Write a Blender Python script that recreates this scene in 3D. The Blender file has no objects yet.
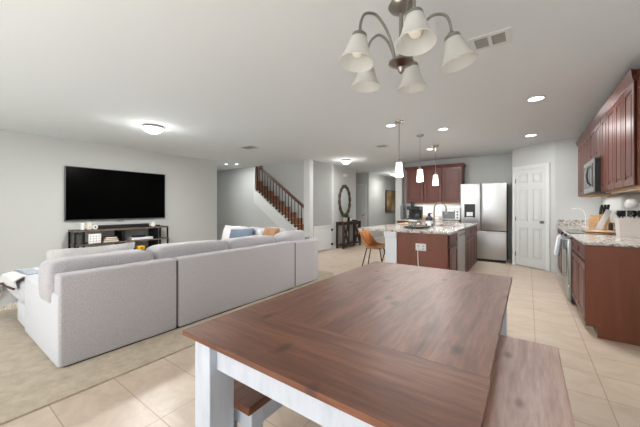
import bpy, bmesh, math, random
from mathutils import Vector, Matrix, noise
random.seed(7)
S = bpy.context.scene
COL = S.collection
PI = math.pi
# ------------------------------------------------------------------ camera
cd = bpy.data.cameras.new('camera'); cam = bpy.data.objects.new('camera', cd); COL.objects.link(cam)
cam.location = (0, 0, 1.25); cam.rotation_euler = (PI/2, 0, math.atan(208/290))
cd.sensor_width = 36; cd.lens = 36*290/640; cd.shift_y = -6.5/640; cd.clip_start = 0.02
S.camera = cam
# ------------------------------------------------------------------ light and exposure
S.view_settings.view_transform = 'Standard'; S.view_settings.look = 'None'
S.view_settings.gamma = 1; S.view_settings.use_curve_mapping = False
S.view_settings.exposure = 0.14
W = bpy.data.worlds.new('world'); S.world = W; W.use_nodes = True
W.node_tree.nodes['Background'].inputs[0].default_value = (0.82, 0.9, 1.0, 1)
W.node_tree.nodes['Background'].inputs[1].default_value = 1.0
K_WIN, K_CAN, K_FLUSH, K_PEND = 1.0, 2.25, .5, 1.0
def area(name, loc, rot, sx, sy, power, color=(1, 1, 1), shape='RECTANGLE', parent=None, spread=PI):
    l = bpy.data.lights.new(name, 'AREA'); l.shape = shape; l.size = sx; l.size_y = sy; l.energy = power; l.color = color; l.spread = spread
    o = bpy.data.objects.new(name, l); COL.objects.link(o); o.location = loc; o.rotation_euler = rot
    if parent: o.parent = parent; o.location = Vector(loc) - parent.location
    return o
CEIL = 2.52
# area lamps added just inside the unseen rear windows and patio door as daylight
WINS = [(-5.9, 1.9, .55, 2.15), (-3.55, 1.9, .55, 2.15), (-.75, 3.0, .05, 2.2)]
for (xc, w, z0, z1) in WINS:
    area('window_fill', (xc, -2.40, (z0+z1)/2), (PI/2, 0, 0), w, z1-z0, (22 if xc < -5 else 50 if xc < -2 else 26)*K_WIN, (.95, .975, 1.0))
# sun through the unseen patio door, widened so its floor bounce lights the ceiling
sl = bpy.data.lights.new('sun', 'SUN'); sl.energy = 42; sl.angle = .02; sl.color = (.90, .955, 1)
so = bpy.data.objects.new('sun', sl); COL.objects.link(so); so.rotation_euler = (math.radians(38), 0, 0)
# ------------------------------------------------------------------ materials
MATS = {}
def lin(c):
    return tuple((v/255/12.92 if v/255 <= .04045 else ((v/255+.055)/1.055)**2.4) for v in c) + (1,)
def mat(name, rgb, rough=.6, metal=0, spec=.5, emit=None, es=0, coat=0, trans=0, alpha=1, sheen=0):
    m = bpy.data.materials.new(name); m.use_nodes = True; b = m.node_tree.nodes['Principled BSDF']
    b.inputs['Base Color'].default_value = lin(rgb); b.inputs['Roughness'].default_value = rough
    b.inputs['Metallic'].default_value = metal; b.inputs['Specular IOR Level'].default_value = spec
    b.inputs['Coat Weight'].default_value = coat; b.inputs['Transmission Weight'].default_value = trans
    b.inputs['Alpha'].default_value = alpha; b.inputs['Sheen Weight'].default_value = sheen
    if emit: b.inputs['Emission Color'].default_value = lin(emit); b.inputs['Emission Strength'].default_value = es
    MATS[name] = m; return m
def N(m, t, **kw):
    n = m.node_tree.nodes.new(t)
    for k, v in kw.items(): setattr(n, k, v)
    return n
def L(m, a, b): m.node_tree.links.new(a, b)
def coords(m, scale=(1, 1, 1), rot=(0, 0, 0)):
    g = N(m, 'ShaderNodeNewGeometry'); mp = N(m, 'ShaderNodeMapping')
    mp.inputs['Scale'].default_value = scale; mp.inputs['Rotation'].default_value = rot
    L(m, g.outputs['Position'], mp.inputs['Vector']); return mp.outputs['Vector']
def vary(m, stops, scale=(5, 5, 5), nscale=1, detail=4, rough=.6, bump=0, bdist=.002, kind='noise', rot=(0, 0, 0)):
    """procedural colour variation through a colour ramp, plus optional bump"""
    v = coords(m, scale, rot)
    if kind == 'noise':
        t = N(m, 'ShaderNodeTexNoise'); t.inputs['Scale'].default_value = nscale; t.inputs['Detail'].default_value = detail; t.inputs['Roughness'].default_value = rough; out = t.outputs['Fac']
    else:
        t = N(m, 'ShaderNodeTexVoronoi'); t.inputs['Scale'].default_value = nscale; out = t.outputs['Color']
    L(m, v, t.inputs['Vector'])
    r = N(m, 'ShaderNodeValToRGB'); e = r.color_ramp.elements
    while len(e) > 1: e.remove(e[0])
    e[0].position = stops[0][0]; e[0].color = lin(stops[0][1])
    for p, c in stops[1:]:
        x = e.new(p); x.color = lin(c)
    L(m, out, r.inputs['Fac']); b = m.node_tree.nodes['Principled BSDF']
    L(m, r.outputs['Color'], b.inputs['Base Color'])
    if bump:
        bp = N(m, 'ShaderNodeBump'); bp.inputs['Strength'].default_value = bump; bp.inputs['Distance'].default_value = bdist
        L(m, out, bp.inputs['Height']); L(m, bp.outputs['Normal'], b.inputs['Normal'])
    return m
def fine_bump(m, scale, strength, dist=.001):
    v = coords(m); t = N(m, 'ShaderNodeTexNoise'); t.inputs['Scale'].default_value = scale; t.inputs['Detail'].default_value = 3
    L(m, v, t.inputs['Vector']); bp = N(m, 'ShaderNodeBump'); bp.inputs['Strength'].default_value = strength; bp.inputs['Distance'].default_value = dist
    L(m, t.outputs['Fac'], bp.inputs['Height']); L(m, bp.outputs['Normal'], m.node_tree.nodes['Principled BSDF'].inputs['Normal']); return m
wallm = fine_bump(mat('wall_paint', (203, 205, 203), .85, spec=.25), 90, .15)
ceilm = fine_bump(mat('ceiling_paint', (229, 235, 238), .9, spec=.2), 60, .3, .002)
trimm = mat('white_trim', (222, 224, 223), .45)
doorm = mat('white_door', (212, 214, 212), .4)
carpet = vary(mat('beige_carpet', (196, 184, 160), .97, spec=.1, sheen=.2), [(.3, (164, 149, 129)), (.55, (187, 173, 152)), (.8, (204, 192, 172))], (1, 1, 1), 9, 8, .75, .6, .006)
# tile floor: 0.34 m rows, joints drawn where the photo has them
tile = mat('beige_tile', (206, 190, 170), .33, spec=.45)
def build_tile(m):
    b = m.node_tree.nodes['Principled BSDF']; g = N(m, 'ShaderNodeNewGeometry'); sp = N(m, 'ShaderNodeSeparateXYZ'); L(m, g.outputs['Position'], sp.inputs[0])
    def M(op, a, c=None, d=None):
        n = N(m, 'ShaderNodeMath', operation=op)
        for i, x in enumerate((a, c, d)):
            if x is None: continue
            if isinstance(x, (int, float)): n.inputs[i].default_value = x
            else: L(m, x, n.inputs[i])
        return n.outputs[0]
    X, Y = sp.outputs[0], sp.outputs[1]
    def line(v, period, off, w=.0035):
        t = M('MODULO', M('ADD', M('SUBTRACT', v, off), period*60), period)
        return M('MAXIMUM', M('LESS_THAN', t, w), M('GREATER_THAN', t, period-w))
    col = M('FLOOR', M('DIVIDE', M('SUBTRACT', X, .42-.7283*60), .7283))
    lx = M('MAXIMUM', line(X, .7283, .42), M('MULTIPLY', M('LESS_THAN', M('ABSOLUTE', M('SUBTRACT', X, .055)), .0035), M('GREATER_THAN', Y, 2.96)))
    ly = line(Y, .353, .49)
    gr = M('MAXIMUM', lx, ly)
    row = M('FLOOR', M('DIVIDE', M('SUBTRACT', Y, .49-.353*60), .353))
    cmb = N(m, 'ShaderNodeCombineXYZ'); L(m, col, cmb.inputs[0]); L(m, row, cmb.inputs[1])
    wn = N(m, 'ShaderNodeTexWhiteNoise'); L(m, cmb.outputs[0], wn.inputs['Vector'])
    n = N(m, 'ShaderNodeTexNoise'); n.inputs['Scale'].default_value = 1.7; n.inputs['Detail'].default_value = 8; n.inputs['Roughness'].default_value = .68; n.inputs['Distortion'].default_value = .8
    mp = N(m, 'ShaderNodeMapping'); mp.inputs['Scale'].default_value = (2.2, 3.4, 1); mp.inputs['Rotation'].default_value = (0, 0, .3); L(m, g.outputs['Position'], mp.inputs[0]); L(m, mp.outputs[0], n.inputs['Vector'])
    f = M('ADD', n.outputs['Fac'], M('MULTIPLY', M('SUBTRACT', wn.outputs['Value'], .5), .07))
    r = N(m, 'ShaderNodeValToRGB'); e = r.color_ramp.elements
    e[0].position = .28; e[0].color = lin((186, 166, 147)); e[1].position = .74; e[1].color = lin((212, 197, 180))
    x = e.new(.5); x.color = lin((202, 184, 166))
    L(m, f, r.inputs['Fac'])
    mx = N(m, 'ShaderNodeMix', data_type='RGBA'); L(m, gr, mx.inputs[0]); L(m, r.outputs['Color'], mx.inputs[6]); mx.inputs[7].default_value = lin((178, 158, 138))
    L(m, mx.outputs[2], b.inputs['Base Color'])
    ro = M('ADD', M('MULTIPLY', gr, .4), M('ADD', .24, M('MULTIPLY', n.outputs['Fac'], .22))); L(m, ro, b.inputs['Roughness'])
    bp = N(m, 'ShaderNodeBump'); bp.inputs['Strength'].default_value = .25; bp.inputs['Distance'].default_value = .002
    L(m, M('SUBTRACT', M('MULTIPLY', n.outputs['Fac'], .4), gr), bp.inputs['Height']); L(m, bp.outputs['Normal'], b.inputs['Normal'])
build_tile(tile)
def weave(name, a, b_, c, s=220):
    m = vary(mat(name, b_, .95, spec=.15, sheen=.25), [(.3, a), (.5, b_), (.72, c)], (1, 1, 1), s, 2, .7, .35, .002)
    return m
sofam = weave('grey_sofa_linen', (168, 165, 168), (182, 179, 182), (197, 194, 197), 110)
sofal = weave('lit_sofa_linen', (192, 193, 197), (204, 205, 209), (216, 217, 221), 120)  # paler copy of the sofa linen, window light put into its colour
piping = mat('grey_piping', (120, 120, 124), .9)
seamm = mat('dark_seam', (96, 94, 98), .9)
whitecloth = weave('white_cloth', (214, 213, 212), (224, 223, 222), (232, 232, 232), 60)
bluepil = weave('slate_blue_cloth', (84, 97, 114), (104, 117, 134), (124, 136, 152), 120)
tanpil = weave('tan_cloth', (150, 110, 78), (166, 124, 92), (180, 140, 108), 60)
# wood with grain along Y (table, bench)
def wood(name, dark, mid, light, rough=.38, axis='Y', scale=1.0, coat=.15, knots=True, crough=.35):
    m = mat(name, mid, rough, coat=coat); b = m.node_tree.nodes['Principled BSDF']; b.inputs['Coat Roughness'].default_value = crough
    sc = {'Y': (9, .9, 9), 'X': (.9, 9, 9), 'Z': (9, 9, .9)}[axis]
    v = coords(m, tuple(s*scale for s in sc))
    n1 = N(m, 'ShaderNodeTexNoise'); n1.inputs['Scale'].default_value = 1.2; n1.inputs['Detail'].default_value = 5; n1.inputs['Roughness'].default_value = .6; n1.inputs['Distortion'].default_value = 1.2; L(m, v, n1.inputs['Vector'])
    v2 = coords(m, tuple(s*scale*5 for s in sc)); n2 = N(m, 'ShaderNodeTexNoise'); n2.inputs['Scale'].default_value = 2; n2.inputs['Detail'].default_value = 4; L(m, v2, n2.inputs['Vector'])
    mx = N(m, 'ShaderNodeMath', operation='MULTIPLY_ADD'); L(m, n2.outputs['Fac'], mx.inputs[0]); mx.inputs[1].default_value = .35; 
    ml = N(m, 'ShaderNodeMath', operation='MULTIPLY'); L(m, n1.outputs['Fac'], ml.inputs[0]); ml.inputs[1].default_value = .68; L(m, ml.outputs[0], mx.inputs[2])
    fac = mx.outputs[0]
    if knots:
        v3 = coords(m, (3.1, 1.5, 3)); vo = N(m, 'ShaderNodeTexVoronoi', voronoi_dimensions='2D'); vo.inputs['Scale'].default_value = 1.15; L(m, v3, vo.inputs['Vector'])
        kr = N(m, 'ShaderNodeMapRange'); kr.inputs['From Min'].default_value = .015; kr.inputs['From Max'].default_value = .09; kr.inputs['To Min'].default_value = .3; kr.inputs['To Max'].default_value = 0
        L(m, vo.outputs['Distance'], kr.inputs['Value']); sb = N(m, 'ShaderNodeMath', operation='SUBTRACT'); L(m, fac, sb.inputs[0]); L(m, kr.outputs[0], sb.inputs[1]); fac = sb.outputs[0]
    r = N(m, 'ShaderNodeValToRGB'); e = r.color_ramp.elements; e[0].position = .3; e[0].color = lin(dark); e[1].position = .72; e[1].color = lin(light); x = e.new(.5); x.color = lin(mid)
    L(m, fac, r.inputs['Fac']); L(m, r.outputs['Color'], b.inputs['Base Color'])
    bp = N(m, 'ShaderNodeBump'); bp.inputs['Strength'].default_value = .12; bp.inputs['Distance'].default_value = .002; L(m, fac, bp.inputs['Height']); L(m, bp.outputs['Normal'], b.inputs['Normal'])
    rr = N(m, 'ShaderNodeMapRange'); rr.inputs['To Min'].default_value = rough+.1; rr.inputs['To Max'].default_value = rough-.06; L(m, fac, rr.inputs['Value']); L(m, rr.outputs[0], b.inputs['Roughness'])
    return m
tablew = wood('stained_pine', (68, 36, 22), (100, 57, 38), (134, 84, 60), .45, coat=.22)
tablewx = wood('stained_pine_cross', (68, 36, 22), (100, 57, 38), (134, 84, 60), .45, 'X', coat=.22)
for m_ in (tablew, tablewx): m_.node_tree.nodes['Principled BSDF'].inputs['Specular Tint'].default_value = (1, .74, .62, 1); m_.node_tree.nodes['Principled BSDF'].inputs['Specular IOR Level'].default_value = .7
benchw = wood('stained_pine_bench', (140, 96, 78), (172, 129, 109), (200, 160, 140), .5, coat=.6)  # paler wood than the table, with some of its sheen put into the colour
cherry = wood('cherry_cabinet', (72, 29, 18), (90, 39, 25), (106, 50, 34), .33, 'Z', .7, .06, False)
cherryp = wood('cherry_end_panel', (104, 54, 33), (116, 62, 39), (125, 69, 45), .42, 'Z', .35, .04, False)
underm = mat('light_birch', (206, 162, 98), .6)
darkw = wood('dark_console_wood', (42, 26, 20), (58, 38, 30), (76, 52, 40), .5, 'Z', 1, 0, False)
treadw = wood('brown_tread_wood', (112, 70, 46), (144, 94, 64), (168, 116, 82), .45, 'X', 1, 0, False)
railw = wood('brown_handrail', (62, 36, 22), (84, 50, 32), (104, 66, 42), .4, 'X', 1, .1, False)
shelfw = wood('grey_brown_shelf', (78, 68, 60), (96, 84, 74), (116, 102, 90), .6, 'Y', 1, 0, False)
painted = vary(mat('distressed_white_paint', (222, 226, 230), .5), [(.24, (140, 142, 146)), (.33, (186, 194, 205)), (.5, (198, 205, 216)), (.8, (208, 214, 223))], (14, 14, 3), 1.2, 8, .7, .15, .002)
granite = vary(mat('speckled_granite', (190, 184, 178), .13, spec=.6), [(.30, (52, 46, 44)), (.42, (128, 116, 108)), (.52, (196, 190, 184)), (.62, (226, 222, 218)), (.72, (150, 136, 124))], (1, 1, 1), 26, 6, .75)
steel = mat('stainless_steel', (196, 197, 196), .3, metal=.95)
def brush(m):
    b = m.node_tree.nodes['Principled BSDF']; v = coords(m, (3, 3, 60)); n = N(m, 'ShaderNodeTexNoise'); n.inputs['Scale'].default_value = 2; n.inputs['Detail'].default_value = 3; L(m, v, n.inputs['Vector'])
    r = N(m, 'ShaderNodeMapRange'); r.inputs['To Min'].default_value = .27; r.inputs['To Max'].default_value = .42; L(m, n.outputs['Fac'], r.inputs['Value']); L(m, r.outputs[0], b.inputs['Roughness'])
brush(steel)
steeld = mat('dark_steel_side', (62, 63, 65), .5, metal=.3)
nickel = mat('brushed_nickel', (150, 147, 142), .28, metal=1)
chrome = mat('chrome', (215, 215, 215), .12, metal=1)
black = mat('black_plastic', (16, 16, 17), .4)
blackg = mat('black_glass', (5, 5, 6), .12, spec=.35)
tvm = mat('black_screen', (2, 2, 2), .25, spec=.03)
tvf = mat('silver_bezel', (104, 104, 104), .4, metal=.5)
blackmet = mat('black_metal', (28, 27, 27), .45, metal=.6)
whitep = mat('white_plastic', (236, 236, 234), .4)
ceram = mat('white_ceramic', (232, 230, 226), .25)
creamw = mat('cream_wax', (226, 218, 200), .5)
frost = mat('frosted_glass', (228, 228, 224), .4)
frost.node_tree.nodes['Principled BSDF'].inputs['Subsurface Weight'].default_value = .0
frost.node_tree.nodes['Principled BSDF'].inputs['Transmission Weight'].default_value = .45
frost.node_tree.nodes['Principled BSDF'].inputs['Roughness'].default_value = .55
_f = frost; _b = _f.node_tree.nodes['Principled BSDF']; _b.inputs['Transmission Weight'].default_value = 0; _b.inputs['Alpha'].default_value = .86
_t = N(_f, 'ShaderNodeBsdfTranslucent'); _t.inputs['Color'].default_value = (.92, .92, .9, 1); _mx = N(_f, 'ShaderNodeMixShader'); _mx.inputs[0].default_value = .45
L(_f, _b.outputs[0], _mx.inputs[1]); L(_f, _t.outputs[0], _mx.inputs[2]); L(_f, _mx.outputs[0], _f.node_tree.nodes['Material Output'].inputs['Surface'])
bulbm = mat('pearl_bulb', (244, 240, 228), .4, emit=(255, 250, 238), es=.12)
glow = mat('lit_shade', (255, 252, 246), .5, emit=(255, 250, 240), es=2.2)
glowcan = mat('lit_diffuser', (255, 255, 250), .5, emit=(255, 252, 244), es=6)
mirrorm = mat('mirror_glass', (225, 228, 228), .03, metal=1)
leather = vary(mat('cognac_leather', (178, 112, 56), .38, spec=.5), [(.3, (160, 98, 52)), (.55, (196, 130, 76)), (.8, (214, 154, 98))], (1, 1, 1), 14, 5, .6)
board = wood('maple_board', (176, 130, 84), (204, 160, 112), (222, 184, 140), .5, 'X', 1, 0, False)
glassm = mat('clear_glass', (235, 240, 240), .04, trans=1)
paneg = mat('window_pane', (240, 245, 245), .02); _g = paneg
_tr = N(_g, 'ShaderNodeBsdfTransparent'); _mg = N(_g, 'ShaderNodeMixShader'); _mg.inputs[0].default_value = .92
L(_g, _g.node_tree.nodes['Principled BSDF'].outputs[0], _mg.inputs[1]); L(_g, _tr.outputs[0], _mg.inputs[2]); L(_g, _mg.outputs[0], _g.node_tree.nodes['Material Output'].inputs['Surface'])
green = mat('leaf_green', (74, 98, 58), .6)
pink = mat('pale_pink_pot', (206, 180, 172), .6)
yellow = mat('yellow_plastic', (224, 178, 32), .5)
whitebox = mat('white_card', (226, 226, 228), .5)
brownbook = mat('brown_book_cover', (92, 66, 54), .6)
redbook = mat('reddish_book_cover', (120, 78, 64), .6)
paper = mat('book_pages', (220, 212, 196), .8)
navy = mat('navy_label', (40, 44, 66), .4)
ventm = mat('grey_vent_gap', (88, 88, 86), .7)
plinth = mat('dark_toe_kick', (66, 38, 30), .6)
bluegrey = weave('blue_grey_cloth', (120, 132, 148), (150, 160, 172), (176, 184, 192), 60)
darkfringe = mat('dark_brown_trim', (74, 48, 44), .8)
ovenglass = mat('toaster_glass', (70, 72, 74), .15)
framem = vary(mat('carved_bronze_frame', (82, 66, 52), .5, metal=.3), [(.35, (44, 34, 28)), (.55, (92, 74, 56)), (.75, (150, 128, 98))], (1, 1, 1), 45, 4, .7, .8, .01)
# ------------------------------------------------------------------ mesh helpers
def T(b, vs, M):
    if M is not None: bmesh.ops.transform(b, matrix=M, verts=vs)
def box(b, x0, x1, y0, y1, z0, z1, bev=0, M=None, seg=1):
    r = bmesh.ops.create_cube(b, size=1); vs = r['verts']
    sx, sy, sz = abs(x1-x0), abs(y1-y0), abs(z1-z0)
    for v in vs: v.co = Vector((v.co.x*sx+(x0+x1)/2, v.co.y*sy+(y0+y1)/2, v.co.z*sz+(z0+z1)/2))
    if bev:
        es = list({e for v in vs for e in v.link_edges})
        r2 = bmesh.ops.bevel(b, geom=es, offset=min(bev, sx*.45, sy*.45, sz*.45), segments=seg, affect='EDGES', profile=.5)
        vs = list({v for f in r2['faces'] for v in f.verts} | {v for v in vs if v.is_valid})
    T(b, vs, M); return vs
def ring(b, c, ax, r, n, up=None):
    ax = Vector(ax).normalized(); u = ax.orthogonal().normalized() if up is None else Vector(up); w = ax.cross(u)
    return [b.verts.new(Vector(c)+u*math.cos(2*PI*i/n)*r+w*math.sin(2*PI*i/n)*r) for i in range(n)]
def skin(b, rings, cap=True):
    n = len(rings[0])
    for a, c in zip(rings, rings[1:]):
        for i in range(n):
            j = (i+1) % n; b.faces.new((a[i], a[j], c[j], c[i]))
    if cap: b.faces.new(rings[0][::-1]); b.faces.new(rings[-1])
def cyl(b, p0, p1, r0, r1=None, n=16):
    r1 = r0 if r1 is None else r1; ax = Vector(p1)-Vector(p0); u = ax.normalized().orthogonal().normalized()
    skin(b, [ring(b, p0, ax, r0, n, u), ring(b, p1, ax, r1, n, u)])
def tube(b, pts, r, n=10):
    pts = [Vector(p) for p in pts]; rs = []; u = None
    for i, p in enumerate(pts):
        t = (pts[min(i+1, len(pts)-1)]-pts[max(i-1, 0)]).normalized()
        u = t.orthogonal().normalized() if u is None else (u-t*u.dot(t)).normalized()
        rs.append(ring(b, p, t, r[i] if isinstance(r, (list, tuple)) else r, n, u))
    skin(b, rs)
def lathe(b, prof, c=(0, 0, 0), n=24, M=None, closed=False):
    """prof: (radius, z) list, spun about Z through c"""
    rs = []
    for (r, z) in prof:
        rs.append([b.verts.new((c[0]+max(r, .0004)*math.cos(2*PI*i/n), c[1]+max(r, .0004)*math.sin(2*PI*i/n), c[2]+z)) for i in range(n)])
    skin(b, rs, cap=not closed)
    if closed:
        for i in range(n):
            j = (i+1) % n; b.faces.new((rs[-1][i], rs[-1][j], rs[0][j], rs[0][i]))
    T(b, [v for r in rs for v in r], M)
def sellip(b, c, sx, sy, sz, e1=.35, e2=.35, nu=28, nv=16, M=None, wob=0, wf=4):
    """superellipsoid cushion, full sizes"""
    def sp(v, e): return math.copysign(abs(v)**e, v)
    rs = []
    for j in range(1, nv):
        ph = -PI/2+PI*j/nv; row = []
        for i in range(nu):
            th = 2*PI*i/nu
            p = Vector((sp(math.cos(ph), e1)*sp(math.cos(th), e2)*sx/2, sp(math.cos(ph), e1)*sp(math.sin(th), e2)*sy/2, sp(math.sin(ph), e1)*sz/2))
            if wob: p += p.normalized()*wob*noise.noise((p+Vector(c))*wf)
            row.append(b.verts.new(p))
        rs.append(row)
    skin(b, rs)
    vs = [v for r in rs for v in r]
    for v in vs: v.co += Vector((0, 0, 0))
    T(b, vs, Matrix.Translation(Vector(c)) @ (M if M is not None else Matrix()))
def pillow(b, c, w, h, d, M=None, wob=.012):
    """square throw pillow: thick middle, pinched edges, pointed corners; lies in XZ"""
    n = 14; g = {}
    for s in (1, -1):
        for i in range(n+1):
            for j in range(n+1):
                u, v = i/n*2-1, j/n*2-1
                if s == -1 and (i in (0, n) or j in (0, n)): g[(s, i, j)] = g[(1, i, j)]; continue
                k = max(0, (1-u*u)*(1-v*v))**.38; pin = 1-.07*(1-abs(u*v))*max(abs(u), abs(v))**4
                p = Vector((u*w/2*pin, s*d/2*k, v*h/2*pin)); p.y += wob*noise.noise(Vector((u*2, v*2, s+c[0])))*k
                g[(s, i, j)] = b.verts.new(p)
    for s in (1, -1):
        for i in range(n):
            for j in range(n): b.faces.new((g[(s, i, j)], g[(s, i+1, j)], g[(s, i+1, j+1)], g[(s, i, j+1)]))
    T(b, list(set(g.values())), Matrix.Translation(Vector(c)) @ (M if M is not None else Matrix()))
def prism(b, pts, axis, a0, a1):
    """polygon (two coords) extruded along axis"""
    def P(p, a): return {'X': (a, p[0], p[1]), 'Y': (p[0], a, p[1]), 'Z': (p[0], p[1], a)}[axis]
    A = [b.verts.new(P(p, a0)) for p in pts]; B = [b.verts.new(P(p, a1)) for p in pts]; n = len(pts)
    b.faces.new(A[::-1]); b.faces.new(B)
    for i in range(n): j = (i+1) % n; b.faces.new((A[i], A[j], B[j], B[i]))
def B(): return bmesh.new()
def obj(name, b, m, parent=None, smooth=True, base=None):
    bmesh.ops.recalc_face_normals(b, faces=b.faces)
    me = bpy.data.meshes.new(name)
    if parent is not None:
        root = parent
        off = Vector(root.get('_w', root.location))
    else:
        if base is None:
            xs = [v.co for v in b.verts]
            lo = [min(c[i] for c in xs) for i in range(3)]; hi = [max(c[i] for c in xs) for i in range(3)]
            base = ((lo[0]+hi[0])/2, (lo[1]+hi[1])/2, lo[2])
        off = Vector(base)
    for v in b.verts: v.co -= off
    b.to_mesh(me); b.free(); me.materials.append(MATS[m] if isinstance(m, str) else m)
    if smooth:
        me.polygons.foreach_set('use_smooth', [True]*len(me.polygons)); me.set_sharp_from_angle(angle=math.radians(38))
    o = bpy.data.objects.new(name, me); COL.objects.link(o)
    if parent is not None:
        o.parent = parent; WPOS[o.name] = off
    else:
        o.location = off; WPOS[o.name] = off
    return o
WPOS = {}
_obj = obj
def obj(name, b, m, parent=None, smooth=True, base=None):
    # children keep identity transforms below their thing, so a part of a part shares the root's offset
    if parent is not None:
        off = WPOS[parent.name]
        class R: pass
        bmesh.ops.recalc_face_normals(b, faces=b.faces)
        me = bpy.data.meshes.new(name)
        for v in b.verts: v.co -= off
        b.to_mesh(me); b.free(); me.materials.append(MATS[m] if isinstance(m, str) else m)
        if smooth:
            me.polygons.foreach_set('use_smooth', [True]*len(me.polygons)); me.set_sharp_from_angle(angle=math.radians(38))
        o = bpy.data.objects.new(name, me); COL.objects.link(o); o.parent = parent; WPOS[o.name] = off
        return o
    return _obj(name, b, m, None, smooth, base)
def tag(o, label, cat, group=None, kind=None):
    o['label'] = label; o['category'] = cat
    if group: o['group'] = group
    if kind: o['kind'] = kind
    return o
def thing(name, label, cat, loc, group=None):
    o = bpy.data.objects.new(name, None); COL.objects.link(o); o.location = loc; o.empty_display_size = .1
    WPOS[o.name] = Vector(loc); return tag(o, label, cat, group)
def dup(root, loc, rotz=0, label=None):
    r = root.copy(); COL.objects.link(r); r.location = loc; r.rotation_euler = (0, 0, rotz)
    if label: r['label'] = label
    for ch in [c for c in bpy.data.objects if c.parent == root]:
        c = ch.copy(); COL.objects.link(c); c.parent = r
        for g in [q for q in bpy.data.objects if q.parent == ch]:
            d = g.copy(); COL.objects.link(d); d.parent = c
    return r
def struct(name, b, m, parent=None, smooth=False):
    o = obj(name, b, m, parent, smooth)
    if parent is None: o['kind'] = 'structure'
    return o
def sbox(name, m, *a):
    b = B(); box(b, *a); return struct(name, b, m)
# ================================================================== THE SETTING
XL, XR = -6.98, 1.05
STX = -4.74      # face of the hall walls
sbox('floor', tile, -9.3, 1.3, -2.7, 16.2, -.1, 0)
b = B(); prism(b, [(XL, -2.5), (-2.45, -2.5), (-2.45, 3.9), (-3.0, 4.6), (-4.8, 4.6), (-4.8, 6.19), (-8.99, 6.19), (-8.99, 4.86), (XL, 4.86)], 'Z', 0, .012); o = obj('fitted_carpet', b, carpet, smooth=False); tag(o, 'beige fitted carpet under the grey sectional sofa', 'carpet')
b = B(); box(b, XL-.15, XL, -2.6, 4.85, 0, CEIL); struct('wall_left', b, wallm)
b = B(); box(b, -9.15, -9.0, 4.7, 7.22, 0, 5.1); box(b, -9.0, XL-.15, 4.73, 4.85, 0, CEIL); struct('wall_passage', b, wallm)
# living far wall with the sloping stair opening
SO = -6.93; zt = lambda x: 1.76-(x+6.9)*.694
b = B(); prism(b, [(-9.0, 0), (-4.93, 0), (-4.93, zt(-4.93)), (SO, zt(SO)), (SO, CEIL), (-9.0, CEIL)], 'Y', 6.2, 6.3); struct('wall_far', b, wallm)
b = B(); box(b, -9.0, STX, 6.2, 6.3, CEIL+.3, 5.1); box(b, STX, STX+.1, 6.2, 7.22, CEIL+.3, 5.1); box(b, -9.15, STX+.1, 6.2, 7.3, 5.1, 5.2); struct('wall_stairwell_upper', b, wallm)
b = B(); box(b, -9.0, STX, 7.22, 8.69, 0, CEIL); box(b, -9.0, STX, 7.22, 7.32, CEIL, 5.1); struct('wall_hall_console', b, wallm)
b = B(); box(b, -9.0, STX, 9.67, 16, 0, CEIL); struct('wall_hall', b, wallm)
b = B(); box(b, -9.2, -2.9, 16, 16.15, 0, CEIL); struct('wall_hall_end', b, wallm)
b = B(); box(b, -7.2, -7.05, 8.69, 9.67, 0, CEIL); struct('wall_cross_hall', b, wallm)
b = B(); box(b, -3.08, -2.9, 8.0, 16, 0, CEIL); struct('wall_kitchen_left', b, wallm)
b = B(); box(b, -2.9, -.18, 8.2, 8.35, 0, CEIL); struct('wall_kitchen_back', b, wallm)
b = B(); prism(b, [(-.28, 8.2), (-.28, 7.6), (.42, 7.08), (1.2, 7.08), (1.2, 8.2)], 'Z', 0, CEIL); struct('wall_pantry', b, wallm)
b = B(); box(b, XR, XR+.15, -2.6, 7.08, 0, CEIL); struct('wall_right', b, wallm)
b = B()
xs = [XL-.15]+[v for (xc, w, z0, z1) in WINS for v in (xc-w/2, xc+w/2)]+[XR+.15]
for i in range(0, len(xs), 2): box(b, xs[i], xs[i+1], -2.6, -2.5, 0, CEIL)
for (xc, w, z0, z1) in WINS:
    box(b, xc-w/2, xc+w/2, -2.6, -2.5, z1, CEIL); box(b, xc-w/2, xc+w/2, -2.6, -2.5, 0, z0)
struct('wall_back', b, wallm)
for i, (xc, w, z0, z1) in enumerate(WINS):
    b = B()
    for s in (-1, 1): box(b, xc+s*(w/2-.03)-.03, xc+s*(w/2-.03)+.03, -2.6, -2.52, z0, z1)
    box(b, xc-.03, xc+.03, -2.6, -2.52, z0, z1)
    for z in (z0, z1-.06): box(b, xc-w/2, xc+w/2, -2.6, -2.52, z, z+.06)
    o = struct('window_%d' % (i+1), b, trimm)
    b = B(); box(b, xc-w/2+.05, xc+w/2-.05, -2.57, -2.56, z0+.05, z1-.05); struct('pane', b, paneg, o)
    if i < 2: b = B(); box(b, xc-w/2+.04, xc+w/2-.04, -2.545, -2.54, z0+.04, z1-.04); struct('sun_blocker', b, whitep, o)  # added opaque sheet, keeps the sun from entering these two windows
b = B()
box(b, -9.15, XR+.15, -2.6, 6.2, CEIL, CEIL+.3)
box(b, STX, XR+.15, 6.2, 16.1, CEIL, CEIL+.3)
box(b, -9.15, STX, 8.69, 9.67, CEIL, CEIL+.3)
struct('ceiling', b, ceilm)
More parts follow.
